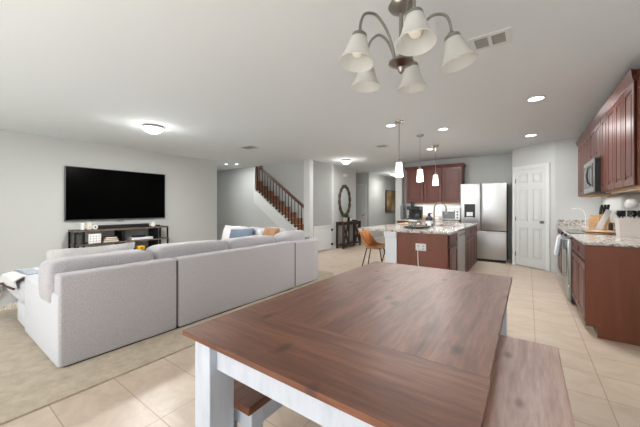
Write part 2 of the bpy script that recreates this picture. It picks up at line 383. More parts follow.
# skirting boards
def base(name, p0, p1, nrm):
    p0, p1, nrm = Vector((*p0, 0)), Vector((*p1, 0)), Vector((*nrm, 0)).normalized()
    b = B(); a = [p0, p1, p1+nrm*.014, p0+nrm*.014]
    prism(b, [(p.x, p.y) for p in a], 'Z', 0, .085); struct(name, b, trimm)
base('baseboard_left', (XL, -2.5), (XL, 4.85), (1, 0))
base('baseboard_far', (-9, 6.2), (-4.95, 6.2), (0, -1))
base('baseboard_hall_console', (STX, 7.24), (STX, 8.69), (1, 0))
base('baseboard_hall', (STX, 9.67), (STX, 16), (1, 0))
base('baseboard_cross_hall', (-7, 9.67), (STX, 9.67), (0, -1))
base('baseboard_kitchen_left', (-3.08, 8.0), (-2.9, 8.0), (0, -1))
base('baseboard_right', (XR, -2.5), (XR, 3.78), (-1, 0))
# column, stringer, stairs
b = B(); box(b, -4.93, -4.73, 6.12, 6.28, 0, CEIL, .004); struct('trim_column', b, trimm)
b = B(); prism(b, [(SO-.0, zt(SO)), (-4.935, zt(-4.935)), (-4.935, max(.0, zt(-4.935)-.4)), (SO, zt(SO)-.40)], 'Y', 6.165, 6.32); box(b, SO-.05, SO, 6.17, 6.2, zt(SO)-.4, CEIL); struct('trim_stringer', b, trimm)
st = thing('staircase', 'staircase with brown wooden treads climbing behind the railing', 'staircase', (-5, 6.8, 0))
k = 0; x = -4.82; z = .18
bt, br = B(), B()
while z < 2.9 and x > -8.4:
    box(bt, x-.28, x+.025, 6.33, 7.21, z-.03, z, .006)
    box(br, x-.28, x-.0, 6.34, 7.2, max(0, z-.35), z-.03)
    x -= .26; z += .18
obj('tread', bt, treadw, st); obj('riser', br, treadw, st)
rl = thing('stair_railing', 'brown stair handrail with thin metal balusters left of the white column', 'railing', (-5.9, 6.24, zt(-5.9)))
b = B(); x0, x1 = -6.72, -4.94; zr = lambda x: 2.42-(x+6.64)*.694
pts = [(x0, zr(x0)-.0), (x1, zr(x1)), (x1, zr(x1)-.08), (x0, zr(x0)-.08)]
prism(b, pts, 'Y', 6.215, 6.275); obj('handrail', b, railw, rl)
b = B(); box(b, SO+.002, SO+.055, 6.21, 6.27, zt(SO)-.02, 2.515, .005); obj('newel_post', b, railw, rl)
b = B(); box(b, -6.80, -6.66, 6.19, 6.30, 2.40, 2.515, .02); obj('rail_fitting', b, railw, rl)
n = 16
for i in range(n):
    x = SO+.13+(x1-.05-SO-.13)*i/(n-1); b = B()
    top = min(zr(x)-.05, 2.5); cyl(b, (x, 6.245, zt(x)), (x, 6.245, top), .0115, n=8)
    bl = obj('baluster', b, blackmet, rl)
    b = B(); box(b, x-.022, x+.022, 6.222, 6.268, zt(x)-.012, zt(x)+.035, .006); obj('baluster_shoe', b, blackmet, bl)
# wall handrail inside stairwell seen over the gate
g = thing('stair_gate', 'white solid safety gate with black hinges right of the column', 'gate', (-4.72, 6.7, 0))
b = B(); box(b, -4.75, -4.71, 6.285, 7.19, .02, .71, .004); box(b, -4.755, -4.705, 6.285, 7.19, .64, .72, .006); box(b, -4.755, -4.705, 6.285, 7.19, .02, .1, .004); obj('gate_panel', b, trimm, g)
for z in (.16, .58):
    b = B(); box(b, -4.70, -4.68, 7.11, 7.2, z-.03, z+.03, .004); obj('hinge', b, black, g)
b = B(); box(b, STX, STX+.012, 7.225, 7.30, 0, CEIL); struct('trim_console_corner', b, trimm)

def frame_door(idx, O, U, Nn, w, h, knob_side=1, hinges=True):
    """six panel door with casing; O = bottom centre on wall face, U along, Nn out"""
    M = Matrix(((U[0], Nn[0], 0, O[0]), (U[1], Nn[1], 0, O[1]), (0, 0, 1, O[2] if len(O) > 2 else 0), (0, 0, 0, 1)))
    b = B(); box(b, -w/2, w/2, .0, .02, .02, h, .002, M)
    d = struct('door_%d' % idx, b, doorm)
    cw = .07
    b = B()
    for s in (-1, 1): box(b, s*(w/2+cw/2)-cw/2, s*(w/2+cw/2)+cw/2, -.0, .035, 0, h+cw, .004, M)
    box(b, -w/2-cw, w/2+cw, 0, .035, h, h+cw, .004, M); struct('door_casing', b, trimm, d)
    b = B(); pw = w/2-.13
    rows = [(.2, .82), (.96, 1.62), (1.74, h-.1)]
    for s in (-1, 1):
        for (za, zb) in rows:
            xc = s*(w/4-.015)
            # raised moulding ring and field
            t = .016
            box(b, xc-pw/2, xc+pw/2, .018, .032, za, za+t, .003, M); box(b, xc-pw/2, xc+pw/2, .018, .032, zb-t, zb, .003, M)
            box(b, xc-pw/2, xc-pw/2+t, .018, .032, za, zb, .003, M); box(b, xc+pw/2-t, xc+pw/2, .018, .032, za, zb, .003, M)
            box(b, xc-pw/2+.04, xc+pw/2-.04, .018, .030, za+.04, zb-.04, .006, M)
    struct('door_panel', b, doorm, d)
    for hz in (.25, 1.0, 1.8):
        b = B(); box(b, -knob_side*(w/2)-.008, -knob_side*(w/2)+.008, .02, .038, hz-.045, hz+.045, .002, M); struct('door_hinge', b, nickel, d)
    b = B(); kx = knob_side*(w/2-.06)
    p = M @ Vector((kx, .02, .95)); q = M @ Vector((kx, .06, .95)); cyl(b, p, q, .011)
    p2 = M @ Vector((kx, .085, .95)); sellip(b, p2*0.5+q*.5, .055, .055, .055, 1, 1, 14, 10)
    p3 = M @ Vector((kx, .028, .95)); cyl(b, p, p3, .03); struct('door_knob', b, nickel, d, True)
    return d
u = Vector((.7, -.52, 0)).normalized(); nn = Vector((-.52, -.7, 0)).normalized()
c0 = Vector((-.28, 7.6, 0)).lerp(Vector((.42, 7.08, 0)), .47)
frame_door(1, (c0.x, c0.y), (u.x, u.y), (nn.x, nn.y), .62, 2.04)
frame_door(2, (-5.22, 9.67), (1, 0), (0, -1), .66, 2.04)
# ================================================================== TABLE AND BENCHES
def leg_box(b, xc, yc, w, z0, z1): box(b, xc-w/2, xc+w/2, yc-w/2, yc+w/2, z0, z1, .004)
TX0, TX1, TY0, TY1 = -1.12, -.09, .62, 2.43
t = thing('dining_table', 'farmhouse dining table with stained pine top and distressed white legs', 'table', ((TX0+TX1)/2, (TY0+TY1)/2, 0))
b = B()
pl = [(TX0, -.90), (-.90, -.672), (-.672, -.44), (-.44, -.265), (-.265, TX1)]
YS = .957
for (a, c) in pl: box(b, a, c, YS, TY1, .740, .76, .0006)
obj('tabletop', b, tablew, t, False)
b = B()
box(b, TX0, -.44, TY0, YS-.0004, .740, .76, .0005); box(b, -.44, TX1+.005, TY0, YS-.0004, .740, .76, .0005); obj('end_board', b, tablewx, t, False)
for (x, y) in ((-1.04, .7125), (-.17, .7125), (-1.04, 2.34), (-.17, 2.34)):
    b = B(); box(b, x-.05, x+.05, y-.0575, y+.0575, 0, .739, .003); obj('leg', b, painted, t)
for y in (.685, 2.34):
    b = B(); box(b, -.989, -.221, y, y+.025, .615, .739, .002); obj('apron', b, painted, t)
for x in (-1.06, -.175):
    b = B(); box(b, x, x+.025, .771, 2.281, .615, .739, .002); obj('apron', b, painted, t)
def bench(x0, x1, y0, y1, label):
    t = thing('bench', label, 'bench', ((x0+x1)/2, (y0+y1)/2, 0))
    b = B(); box(b, x0, x1, y0, y1, .415, .45, .004); obj('seat', b, benchw if x0 > -.5 else tablew, t, False)
    for x in (x0+.05, x1-.05):
        for y in (y0+.06, y1-.06):
            b = B(); leg_box(b, x, y, .07, 0, .415); obj('leg', b, painted, t)
    for x in (x0+.02, x1-.04):
        b = B(); box(b, x, x+.02, y0+.095, y1-.095, .33, .414, .003); obj('apron', b, painted, t)
    for y in (y0+.03, y1-.05):
        b = B(); box(b, x0+.085, x1-.085, y, y+.02, .33, .414, .003); obj('apron', b, painted, t)
bench(-.17, .14, .72, 2.14, 'pine topped bench on the kitchen side of the dining table')
bench(-1.17, -.9, .77, 2.13, 'pine topped bench mostly hidden under the dining table on the sofa side')
# ================================================================== SOFA
sf = thing('sectional_sofa', 'large light grey sectional sofa seen from behind on the carpet', 'sofa', (-3.3, 2.4, .012))
SX = -2.89   # back face
def backpanel(y0, y1, h=.725):
    b = B(); box(b, SX-.16, SX, y0, y1, .018, h, .022, seg=3)
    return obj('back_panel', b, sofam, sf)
backpanel(.635, 1.545); backpanel(1.56, 3.38)
# rounded corner module back: quarter curve from (SX,3.395) turning to -X
b = B(); R = .72; prof = []
R = .46; cx, cy = SX-R, 3.83; RX = -5.25
pts_o = [(SX, 3.395)]+[(cx+R*math.cos(a), cy+R*math.sin(a)) for a in [PI/2*i/10 for i in range(11)]]+[(RX, cy+R)]
pts_i = [(SX-.16, 3.395)]+[(cx+(R-.16)*math.cos(a), cy+(R-.16)*math.sin(a)) for a in [PI/2*i/10 for i in range(11)]]+[(RX, cy+R-.16)]
n = len(pts_o); vr = []
for (po, pi_) in zip(pts_o, pts_i):
    o_, i_ = Vector((*po, 0)), Vector((*pi_, 0)); d = (i_-o_).normalized()*.02
    vr.append([b.verts.new(v) for v in (o_+Vector((0, 0, .035)), o_+Vector((0, 0, .69)), o_+d+Vector((0, 0, .71)), i_-d+Vector((0, 0, .71)), i_+Vector((0, 0, .69)), i_+Vector((0, 0, .035)))])
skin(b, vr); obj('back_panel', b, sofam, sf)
# seams: narrow dark strip filling the gap between modules
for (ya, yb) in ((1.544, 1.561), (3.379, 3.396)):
    b = B(); box(b, SX-.15, SX-.012, ya, yb, .06, .70); obj('seam_strip', b, seamm, sf)
# arm: low, from the back towards the wall
b = B(); box(b, -4.04, SX-.005, .625, .79, .02, .575, .02, seg=3); obj('armrest', b, sofal, sf)
# chaise and seat bases
b = B(); box(b, -4.40, SX-.16, .80, 3.4, .06, .27, .02, seg=2); box(b, -4.42, -4.0, .63, 1.0, .04, .27, .02, seg=2); box(b, RX, SX-.3, 3.1, 4.12, .06, .27, .02, seg=2); obj('seat_base', b, sofal, sf)
for (x0, x1, y0, y1, zc, h) in ((-4.95, -4.05, .60, 1.6, .395, .25), (-4.05, -3.1, .80, 1.7, .37, .2), (-4.3, -3.1, 1.7, 2.55, .37, .2), (-4.3, -3.1, 2.55, 3.35, .37, .2), (RX, -4.2, 3.30, 4.1, .37, .2), (-4.25, -3.2, 3.35, 4.1, .37, .2)):
    b = B(); sellip(b, ((x0+x1)/2, (y0+y1)/2, zc), x1-x0, y1-y0, h, .3, .22); obj('seat_cushion', b, sofal, sf)
# back cushions standing above the back panels
def bcush(y0, y1, top, m=sofal, lean=.05, x=SX-.335, th=.34, wob=.015):
    b = B(); M = Matrix.Rotation(-lean, 4, 'Y')
    sellip(b, (x, (y0+y1)/2, (top+.44)/2), th, y1-y0, top-.44, .32, .24, 36, 20, M, wob, 3)
    o = obj('back_cushion', b, m, sf)
    return o
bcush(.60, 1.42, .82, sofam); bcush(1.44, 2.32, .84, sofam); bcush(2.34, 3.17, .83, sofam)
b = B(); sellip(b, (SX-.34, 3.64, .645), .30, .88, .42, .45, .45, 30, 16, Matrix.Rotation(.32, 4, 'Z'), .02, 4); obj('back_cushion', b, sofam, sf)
for (x0, x1) in ((-5.2, -4.72), (-4.71, -4.2), (-4.19, -3.7)):
    b = B(); sellip(b, ((x0+x1)/2, cy+R-.28, .62), x1-x0, .24, .44, .4, .3, 28, 14, Matrix.Rotation(.15, 4, 'X'), .02, 4); obj('back_cushion', b, sofal, sf)
for (x, y) in ((SX-.06, .72), (-4.3, .74), (SX-.06, 1.5), (SX-.06, 1.62), (SX-.06, 3.3), (SX-.3, 4.1), (-5.1, 4.1)):
    b = B(); box(b, x-.06, x+.05, y-.06, y+.06, .012, .055, .006); obj('foot', b, black, sf)
b = B(); box(b, SX-.14, SX-.012, .68, 3.3, .013, .03); obj('under_rail', b, black, sf)
# pillows on it
def pil(label, c, w, h, d, m, rz=0, rx=0, ry=0, grp=None):
    b = B(); pillow(b, c, w, h, d, Matrix.Rotation(rz, 4, 'Z') @ Matrix.Rotation(rx, 4, 'X') @ Matrix.Rotation(ry, 4, 'Y')); o = obj('throw_pillow', b, m); tag(o, label, 'pillow'); return o
pil('white throw pillow lying behind the back cushion nearest the armrest', (-3.62, 1.06, .66), .74, .42, .16, whitecloth, PI/2, .30)
pil('slate blue throw pillow on the far side of the sectional sofa', (-4.62, 3.74, .64), .62, .38, .16, bluepil, .1, -.35, -.08)
pil('white throw pillow left of the slate blue pillow', (-5.08, 3.86, .66), .46, .42, .16, whitecloth, .1, -.3)
pil('rounded tan throw pillow in front of the stair railing', (-3.86, 3.80, .70), .46, .36, .2, tanpil, -.2, -.35)
# blanket draped on the chaise end
b = B(); prof = [(-4.12, .55), (-4.5, .54), (-4.76, .52), (-4.92, .46), (-4.98, .34), (-5.0, .2), (-5.0, .10)]
rows = []
for j in range(9):
    y = .56+j*.07; row = []
    for i, (x, z) in enumerate(prof):
        w = .012*math.sin(j*1.9+i*.8)
        row.append(Vector((x+w*(i > 3)-(.01 if j else 0), y, z+w+(-.03 if j == 0 else 0)-(.0 if j < 8 else .02))))
    rows.append(row)
# near side flap hanging down over the chaise side
flap = [Vector((p.x+.01*math.sin(i*2), .575-.012*(i % 2), p.z-.09-.03*math.sin(i*1.1))) for i, p in enumerate(rows[0])]
rows = [flap]+rows
g = [[b.verts.new(p) for p in r] for r in rows]
for r, s in zip(g, g[1:]):
    for i in range(len(r)-1): b.faces.new((r[i], r[i+1], s[i+1], s[i]))
bmesh.ops.subdivide_edges(b, edges=b.edges[:], cuts=2, smooth=.6, use_grid_fill=True)
bmesh.ops.recalc_face_normals(b, faces=b.faces); bmesh.ops.solidify(b, geom=b.faces[:], thickness=.014)
bl = obj('throw_blanket', b, whitecloth); tag(bl, 'white and blue grey throw blanket draped over the chaise end', 'blanket')
b = B(); tube(b, [(p.x-.0, p.y-.012, p.z+.01) for p in flap[:5]], .011, 8); obj('dark_edging', b, darkfringe, bl)
b = B()
pts = [(x-.006, z+.016) for (x, z) in prof]; pin = [(x+.0, z+.008) for (x, z) in prof]
prism(b, pts+pin[::-1], 'Y', .66, .78); obj('blue_stripe', b, bluegrey, bl)
b = B()
for i in range(26):
    y = .575+.55*i/25; tube(b, [(-5.003, y, .125), (-5.012+random.uniform(-.01, .01), y+random.uniform(-.01, .01), .04)], .004, 5)
obj('fringe', b, whitecloth, bl)
# ================================================================== TV AND STAND
tv = thing('television', 'large black flat screen television mounted on the left wall', 'television', (-6.94, 2.5, .99))
TZ0, TZ1, TA, TB_ = .985, 2.015, 1.60, 3.42
b = B(); box(b, -6.975, -6.93, TA, TB_, TZ0, TZ1, .006); obj('frame', b, tvf, tv)
b = B(); box(b, -6.932, -6.925, TA+.014, TB_-.014, TZ0+.022, TZ1-.012, .001); obj('screen', b, tvm, tv)
b = B(); box(b, -6.93, -6.915, 2.44, 2.56, TZ0-.012, TZ0+.008, .002); obj('sensor_bump', b, tvf, tv)
F0, F1, Y0, Y1 = -6.95, -6.58, 1.65, 3.32
sd = thing('media_console', 'low grey brown media stand with black metal frame under the television', 'tv stand', (-6.77, 2.43, .012))
b = B(); box(b, F0, F1, Y0, Y1, .79, .825, .003); obj('top', b, shelfw, sd)
for z in (.55, .30, .08):
    b = B(); box(b, F0, F1, Y0+.02, Y1-.02, z-.015, z+.015, .002); obj('shelf', b, shelfw, sd)
for y in (Y0+.015, Y0+.14, 2.41, 3.08, Y1-.015):
    for x in (F0+.015, F1-.015):
        b = B(); box(b, x-.014, x+.014, y-.014, y+.014, .012, .79); obj('upright', b, blackmet, sd)
for y in (2.44, 3.06):
    b = B(); box(b, F0+.03, F1-.03, y-.02, y+.02, .08, .79); obj('divider', b, blackmet, sd)
b = B(); box(b, -6.78, -6.68, 2.04, 2.96, .826, .895, .012); o = obj('soundbar', b, black); tag(o, 'long black soundbar on top of the media stand', 'soundbar')
for (y, r, h, m, lab, nm, ct) in ((1.80, .035, .12, whitecloth, 'off white short jar candle at the left end of the stand top', 'jar_candle', 'candle'), (1.90, .04, .15, creamw, 'taller cream pillar candle left of the soundbar', 'pillar_candle', 'candle'),
                          (3.05, .035, .11, ceram, 'pale jar candle at the right end of the soundbar', 'jar_candle', 'candle')):
    b = B(); lathe(b, [(0, 0), (r, 0), (r, h*.93), (r*.85, h), (0, h*.97)], (-6.72, y, .826)); o = obj(nm, b, m); tag(o, lab, ct)
b = B(); cyl(b, (-6.70, 1.985, .87), (-6.66, 1.985, .87), .04, n=20); box(b, -6.7, -6.66, 1.965, 2.005, .826, .84); o = obj('round_clock', b, whitep); tag(o, 'small round white clock beside the soundbar', 'clock')
b2 = B(); cyl(b2, (-6.662, 1.985, .87), (-6.656, 1.985, .87), .016, n=16); obj('clock_face', b2, black, o)
b = B(); box(b, -6.72, -6.62, 3.10, 3.16, .826, .86, .006); o = obj('remote_box', b, black); tag(o, 'small black box at the right end of the media stand top', 'box')
# things on shelves
b = B(); box(b, -6.64, -6.60, 1.86, 2.06, .566, .75, .01); o = obj('router', b, whitep); tag(o, 'upright white box with small grey dots on the upper shelf', 'box')
b = B()
for i in range(4):
    for j in range(3): cyl(b, (-6.601, 1.89+i*.045, .61+j*.045), (-6.597, 1.89+i*.045, .61+j*.045), .008, n=8)
obj('dot_pattern', b, ventm, o)
for k_, (a0, a1, z, h, m, lab) in enumerate([(2.10, 2.36, .566, .035, brownbook, 'brown book at the bottom of the stack on the upper shelf'), (2.11, 2.35, .602, .03, redbook, 'reddish book in the middle of the shelf stack'), (2.13, 2.33, .633, .035, brownbook, 'dark brown book on top of the shelf stack')]):
    b = B(); box(b, -6.80, -6.62, a0, a1, z, z+.004); box(b, -6.80, -6.62, a0, a1, z+h-.004, z+h); box(b, -6.805, -6.80, a0, a1, z, z+h); o = obj('book', b, m); tag(o, lab, 'book', 'books stacked on the media stand')
    b = B(); box(b, -6.798, -6.625, a0+.005, a1-.005, z+.004, z+h-.004); obj('pages', b, paper, o)
b = B(); box(b, -6.85, -6.60, 2.58, 3.0, .566, .615, .006); o = obj('game_console', b, whitebox); tag(o, 'flat white electronic box on the upper right shelf', 'electronics')
b = B(); box(b, -6.83, -6.63, 2.66, 2.86, .616, .645, .005); o2 = obj('streaming_box', b, navy); tag(o2, 'dark box lying on the flat white electronic box', 'electronics')
b = B(); box(b, -6.8, -6.62, 2.56, 2.95, .316, .345, .004); box(b, -6.62, -6.6, 2.58, 2.66, .316, .40, .004); o = obj('media_player', b, black); tag(o, 'flat black player on the middle shelf behind the yellow box', 'electronics')
b = B(); box(b, -6.70, -6.60, 2.70, 2.84, .346, .43, .01); o = obj('tool_case', b, yellow); tag(o, 'small bright yellow box on the middle shelf', 'box')
b = B(); box(b, -6.603, -6.596, 2.75, 2.79, .375, .40); obj('latch', b, black, o)
b = B(); lathe(b, [(0, 0), (.05, 0), (.055, .1), (.04, .2), (0, .2)], (-6.7, 1.77, .566)); o = obj('speaker', b, mat('grey_mesh', (92, 92, 94), .8)); tag(o, 'grey cylinder speaker at the left end of the upper shelf', 'speaker')
# ================================================================== CONSOLE TABLE, MIRROR
CY0, CY1, CX0, CX1 = 7.20, 8.50, -4.72, -4.44
# the gate leaf ends where the console begins
ct = thing('console_table', 'dark wooden console table with X shaped ends against the hall wall', 'console table', (-4.58, 7.6, 0))
b = B(); box(b, CX0, CX1, CY0+.2, CY1, .77, .80, .004); obj('top', b, darkw, ct)
CY0 += .2
for y in (CY0+.03, CY1-.03):
    for x in (CX0+.03, CX1-.03):
        b = B(); box(b, x-.025, x+.025, y-.025, y+.025, 0, .77, .003); obj('leg', b, darkw, ct)
b = B(); box(b, CX0+.01, CX1-.01, CY0+.03, CY1-.03, .09, .12, .003); obj('lower_shelf', b, darkw, ct)
b = B(); box(b, CX0+.02, CX1-.02, CY0+.03, CY1-.03, .70, .77); obj('apron', b, darkw, ct)
for (ya, yb) in ((CY0+.05, CY0+.34), (CY1-.34, CY1-.05)):
    for f in (0, 1):
        b = B(); a, c = ((ya, yb) if f else (yb, ya)); tube(b, [(CX1-.035-.006*f, a, .13), (CX1-.035-.006*f, c, .70)], .03, 4); obj('cross_brace', b, darkw, ct)
for y in (CY0+.36, CY1-.36):
    b = B(); box(b, CX1-.055, CX1-.015, y-.02, y+.02, .12, .70); obj('inner_post', b, darkw, ct)
mr = thing('oval_mirror', 'oval mirror in carved bronze frame above the console table', 'mirror', (-4.73, 7.90, 1.43))
def oval(b, cy, cz, ry, rz, x, rt, n=48, k=10, wave=0):
    rs = []
    for i in range(n):
        a = 2*PI*i/n; c = Vector((x, cy+ry*math.cos(a), cz+rz*math.sin(a))); d = Vector((0, math.cos(a), math.sin(a)*.9)).normalized()
        rt_ = rt*(1+wave*math.sin(a*14)); rs.append([b.verts.new(c+d*math.cos(2*PI*j/k)*rt_+Vector((1, 0, 0))*math.sin(2*PI*j/k)*rt_*.6) for j in range(k)])
    for i in range(n):
        a, c = rs[i], rs[(i+1) % n]
        for j in range(k): b.faces.new((a[j], a[(j+1) % k], c[(j+1) % k], c[j]))
b = B(); oval(b, 7.92, 1.45, .32, .455, -4.712, .055, wave=.22); obj('mirror_frame', b, framem, mr)
b = B(); rr = [b.verts.new((-4.715, 7.92+.30*math.cos(2*PI*i/40), 1.45+.43*math.sin(2*PI*i/40))) for i in range(40)]; f = b.faces.new(rr); r_ = bmesh.ops.extrude_face_region(b, geom=[f]); [setattr(v, 'co', v.co+Vector((-.01, 0, 0))) for v in r_['geom'] if isinstance(v, bmesh.types.BMVert)]; obj('mirror_glass', b, mirrorm, mr, False)
pt = thing('potted_plant', 'small leafy plant in a pale pink pot on the console table', 'plant', (-4.56, 7.68, .80))
b = B(); lathe(b, [(0, 0), (.05, 0), (.075, .13), (.068, .13), (.06, .11), (0, .11)], (-4.56, 7.68, .80)); obj('pot', b, pink, pt)
b = B()
for i in range(46):
    a = random.uniform(0, 2*PI); l = random.uniform(.08, .2); up = random.uniform(.4, 1.2); d = Vector((math.cos(a), math.sin(a), up)).normalized(); s = d.orthogonal().normalized()*.022
    p = Vector((-4.56, 7.68-.02, .91)); q = p+d*l
    if q.x < -4.70: q.x = -4.70
    m_ = p.lerp(q, .6); vs = [b.verts.new(v) for v in (p, m_+s, q, m_-s)]; b.faces.new(vs)
obj('foliage', b, green, pt, False)
b = B(); box(b, -4.62, -4.54, 7.92, 8.06, .801, .93, .008); o = obj('photo_frame', b, black); tag(o, 'small dark picture frame standing on the console table', 'picture frame')
b = B(); box(b, -4.541, -4.536, 7.935, 8.045, .815, .915); obj('photo_print', b, whitebox, o)
b = B(); lathe(b, [(0, 0), (.06, 0), (.10, .03), (.095, .035), (.055, .012), (0, .012)], (-4.54, 8.24, .801)); o = obj('shallow_bowl', b, blackmet); tag(o, 'shallow dark bowl at the right end of the console table', 'bowl')
b = B(); box(b, STX, STX+.04, 7.86, 8.06, 2.20, 2.30, .01); box(b, STX+.04, STX+.046, 7.89, 8.03, 2.22, 2.28); o = obj('door_chime', b, whitep); tag(o, 'white door chime box high on the wall above the mirror', 'door chime')
pa = thing('landscape_painting', 'autumn landscape painting hanging on the far hall wall', 'painting', (-4.72, 11.8, 1.07))
b = B(); box(b, STX, -4.70, 11.2, 12.4, 1.07, 1.92, .003); cvm = vary(mat('painted_canvas', (140, 110, 70), .7), [(.25, (96, 104, 84)), (.42, (140, 132, 100)), (.52, (186, 148, 98)), (.62, (206, 184, 154)), (.8, (186, 190, 188))], (1, 1.6, 1.6), 1.2, 5, .6)
obj('canvas', b, cvm, pa)
b = B(); 
for (a, c, d, e) in ((11.18, 11.2, 1.05, 1.94), (12.4, 12.42, 1.05, 1.94), (11.18, 12.42, 1.05, 1.07), (11.18, 12.42, 1.92, 1.94)): box(b, STX, -4.69, a, c, d, e)
obj('frame', b, darkw, pa)
# ================================================================== KITCHEN CABINETS
def FM(O, U, Nn):   # local (u along, n outward, z) -> world
    return Matrix(((U[0], Nn[0], 0, O[0]), (U[1], Nn[1], 0, O[1]), (0, 0, 1, O[2]), (0, 0, 0, 1)))
def cab_door(parent, M, u0, u1, z0, z1, d, name='door', handle=False):
    """frame and raised panel door sitting proud of the carcass front (local n = d)"""
    g = .006; u0 += g; u1 -= g; z0 += g; z1 -= g; s = min(.06, (u1-u0)*.25, (z1-z0)*.3)
    b = B()
    box(b, u0, u1, d, d+.012, z0, z1, .001, M)
    box(b, u0, u0+s, d, d+.02, z0, z1, .003, M); box(b, u1-s, u1, d, d+.02, z0, z1, .003, M)
    box(b, u0+s*.9, u1-s*.9, d, d+.02, z0, z0+s, .003, M); box(b, u0+s*.9, u1-s*.9, d, d+.02, z1-s, z1, .003, M)
    if z1-z0 > .2 and u1-u0 > .16: box(b, u0+s+.02, u1-s-.02, d, d+.019, z0+s+.02, z1-s-.02, .008, M)
    o = obj(name, b, cherry, parent, False)
    return o
GU = 'upper cabinets over the right counter'; GB = 'base cabinets under the right counter'
def upper(label, M, w, z0, z1, depth, nd, group, crown=True, ends=(False, False)):
    wc = M @ Vector((w/2, depth/2, z0)); t = thing('wall_cabinet', label, 'cabinet', wc, group)
    b = B(); box(b, 0, w, 0, depth-.002, z0+.012, z1, .002, M); obj('body', b, cherryp, t, False)
    b = B(); box(b, .015, w-.015, .01, depth-.02, z0, z0+.012, 0, M); obj('underside', b, underm, t, False)
    for i in range(nd): cab_door(t, M, w*i/nd, w*(i+1)/nd, z0+.01, z1-.005, depth)
    if crown:
        b = B()
        vs = [(depth-.01, z1-.012), (depth+.02, z1-.012), (depth+.028, z1+.01), (depth+.045, z1+.06), (depth+.05, z1+.075), (depth-.01, z1+.075)]
        e0 = .0 ; A = [b.verts.new(M @ Vector((0-(.045 if ends[0] else 0)*(v[0]-depth > .03), v[0], v[1]))) for v in vs]; C_ = [b.verts.new(M @ Vector((w+(.045 if ends[1] else 0)*(v[0]-depth > .03), v[0], v[1]))) for v in vs]
        n = len(vs); b.faces.new(A); b.faces.new(C_[::-1])
        for i in range(n): j = (i+1) % n; b.faces.new((A[i], A[j], C_[j], C_[i]))
        if ends[0]: box(b, -.045, .01, 0, depth, z1+.005, z1+.07, .01, M)
        if ends[1]: box(b, w-.01, w+.045, 0, depth, z1+.005, z1+.07, .01, M)
        obj('crown_moulding', b, cherry, t, False)
    return t
MR = FM((XR, 0, 0), (0, 1), (-1, 0))          # right wall: u = Y, outward = -X
def MRy(y): return FM((XR-.001, y, 0), (0, 1), (-1, 0))
upper('wall cabinet nearest the camera over the right counter', MRy(3.50), .676, 1.42, 2.32, .31, 2, GU, ends=(True, False))
upper('wall cabinet directly before the microwave', MRy(4.18), .676, 1.42, 2.32, .31, 2, GU)
upper('short wall cabinet above the microwave', MRy(4.86), .756, 1.86, 2.32, .31, 2, GU)
upper('wall cabinet just beyond the microwave', MRy(5.62), .606, 1.42, 2.32, .31, 2, GU)
upper('farthest wall cabinet beyond the microwave by the pantry', MRy(6.23), .606, 1.42, 2.32, .31, 2, GU, ends=(False, True))
# back wall uppers
MB = lambda x: FM((x, 8.199, 0), (1, 0), (0, -1))
GK = 'upper cabinets on the kitchen back wall'
upper('leftmost wall cabinet behind the island above the coffee maker', MB(-2.72), .47, 1.35, 2.26, .33, 1, GK, ends=(True, False))
upper('middle wall cabinet on the kitchen back wall', MB(-2.245), .45, 1.35, 2.26, .33, 1, GK)
upper('wall cabinet beside the refrigerator above the toaster oven', MB(-1.79), .47, 1.35, 2.26, .33, 1, GK, ends=(False, True))
def basecab(label, M, w, depth, layout, group, endpanel=None, h=.88):
    """layout: list of (u0,u1,kind); kind 'dd' = drawer above door"""
    wc = M @ Vector((w/2, depth/2, 0)); t = thing('base_cabinet', label, 'cabinet', wc, group)
    b = B(); box(b, 0, w, 0, depth-.002, .10, h, .001, M); obj('body', b, cherryp, t, False)
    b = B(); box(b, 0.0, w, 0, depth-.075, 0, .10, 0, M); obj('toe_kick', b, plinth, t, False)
    if endpanel:
        b = B(); prism(b, [(XR-.003, 0), (XR-.003, h), (XR-.001-depth-.018, h), (XR-.001-depth-.018, .10), (XR-.001-depth+.065, .10), (XR-.001-depth+.065, 0)], 'Y', 3.79, 3.81); obj('end_panel', b, cherryp, t, False)
    for (u0, u1, kind) in layout:
        if 'd' in kind[:1]: cab_door(t, M, u0, u1, .71, h-.015, depth, 'drawer')
        cab_door(t, M, u0, u1, .12, .70 if kind[:1] == 'd' else h-.02, depth)
    return t
basecab('base cabinet nearest the camera with a large brown end panel', MRy(3.81), 1.045, .575, [(.02, .53, 'dd'), (.53, 1.03, 'dd')], GB, True)
basecab('base cabinet beyond the range', MRy(5.64), .70, .575, [(.01, .35, 'dd'), (.35, .69, 'dd')], GB)
basecab('farthest base cabinet against the pantry wall', MRy(6.345), .72, .575, [(.01, .36, 'dd'), (.36, .71, 'dd')], GB)
def top(name, label, pieces):
    b = B()
    for p in pieces: box(b, *p, .885, .914, .006)
    o = obj(name, b, granite, smooth=False); tag(o, label, 'countertop'); return o
o = top('worktop', 'granite worktop between the camera end and the range', [(.43, XR-.002, 3.77, 4.855)])
b = B(); box(b, XR-.022, XR-.002, 3.77, 4.855, .914, 1.015, .003); obj('upstand', b, granite, o, False)
o = top('worktop', 'granite worktop in the corner beyond the range', [(.43, XR-.002, 5.64, 7.07)])
b = B(); box(b, XR-.022, XR-.002, 5.64, 7.05, .914, 1.015, .003); box(b, .45, XR-.022, 7.05, 7.07, .914, 1.015, .003); obj('upstand', b, granite, o, False)
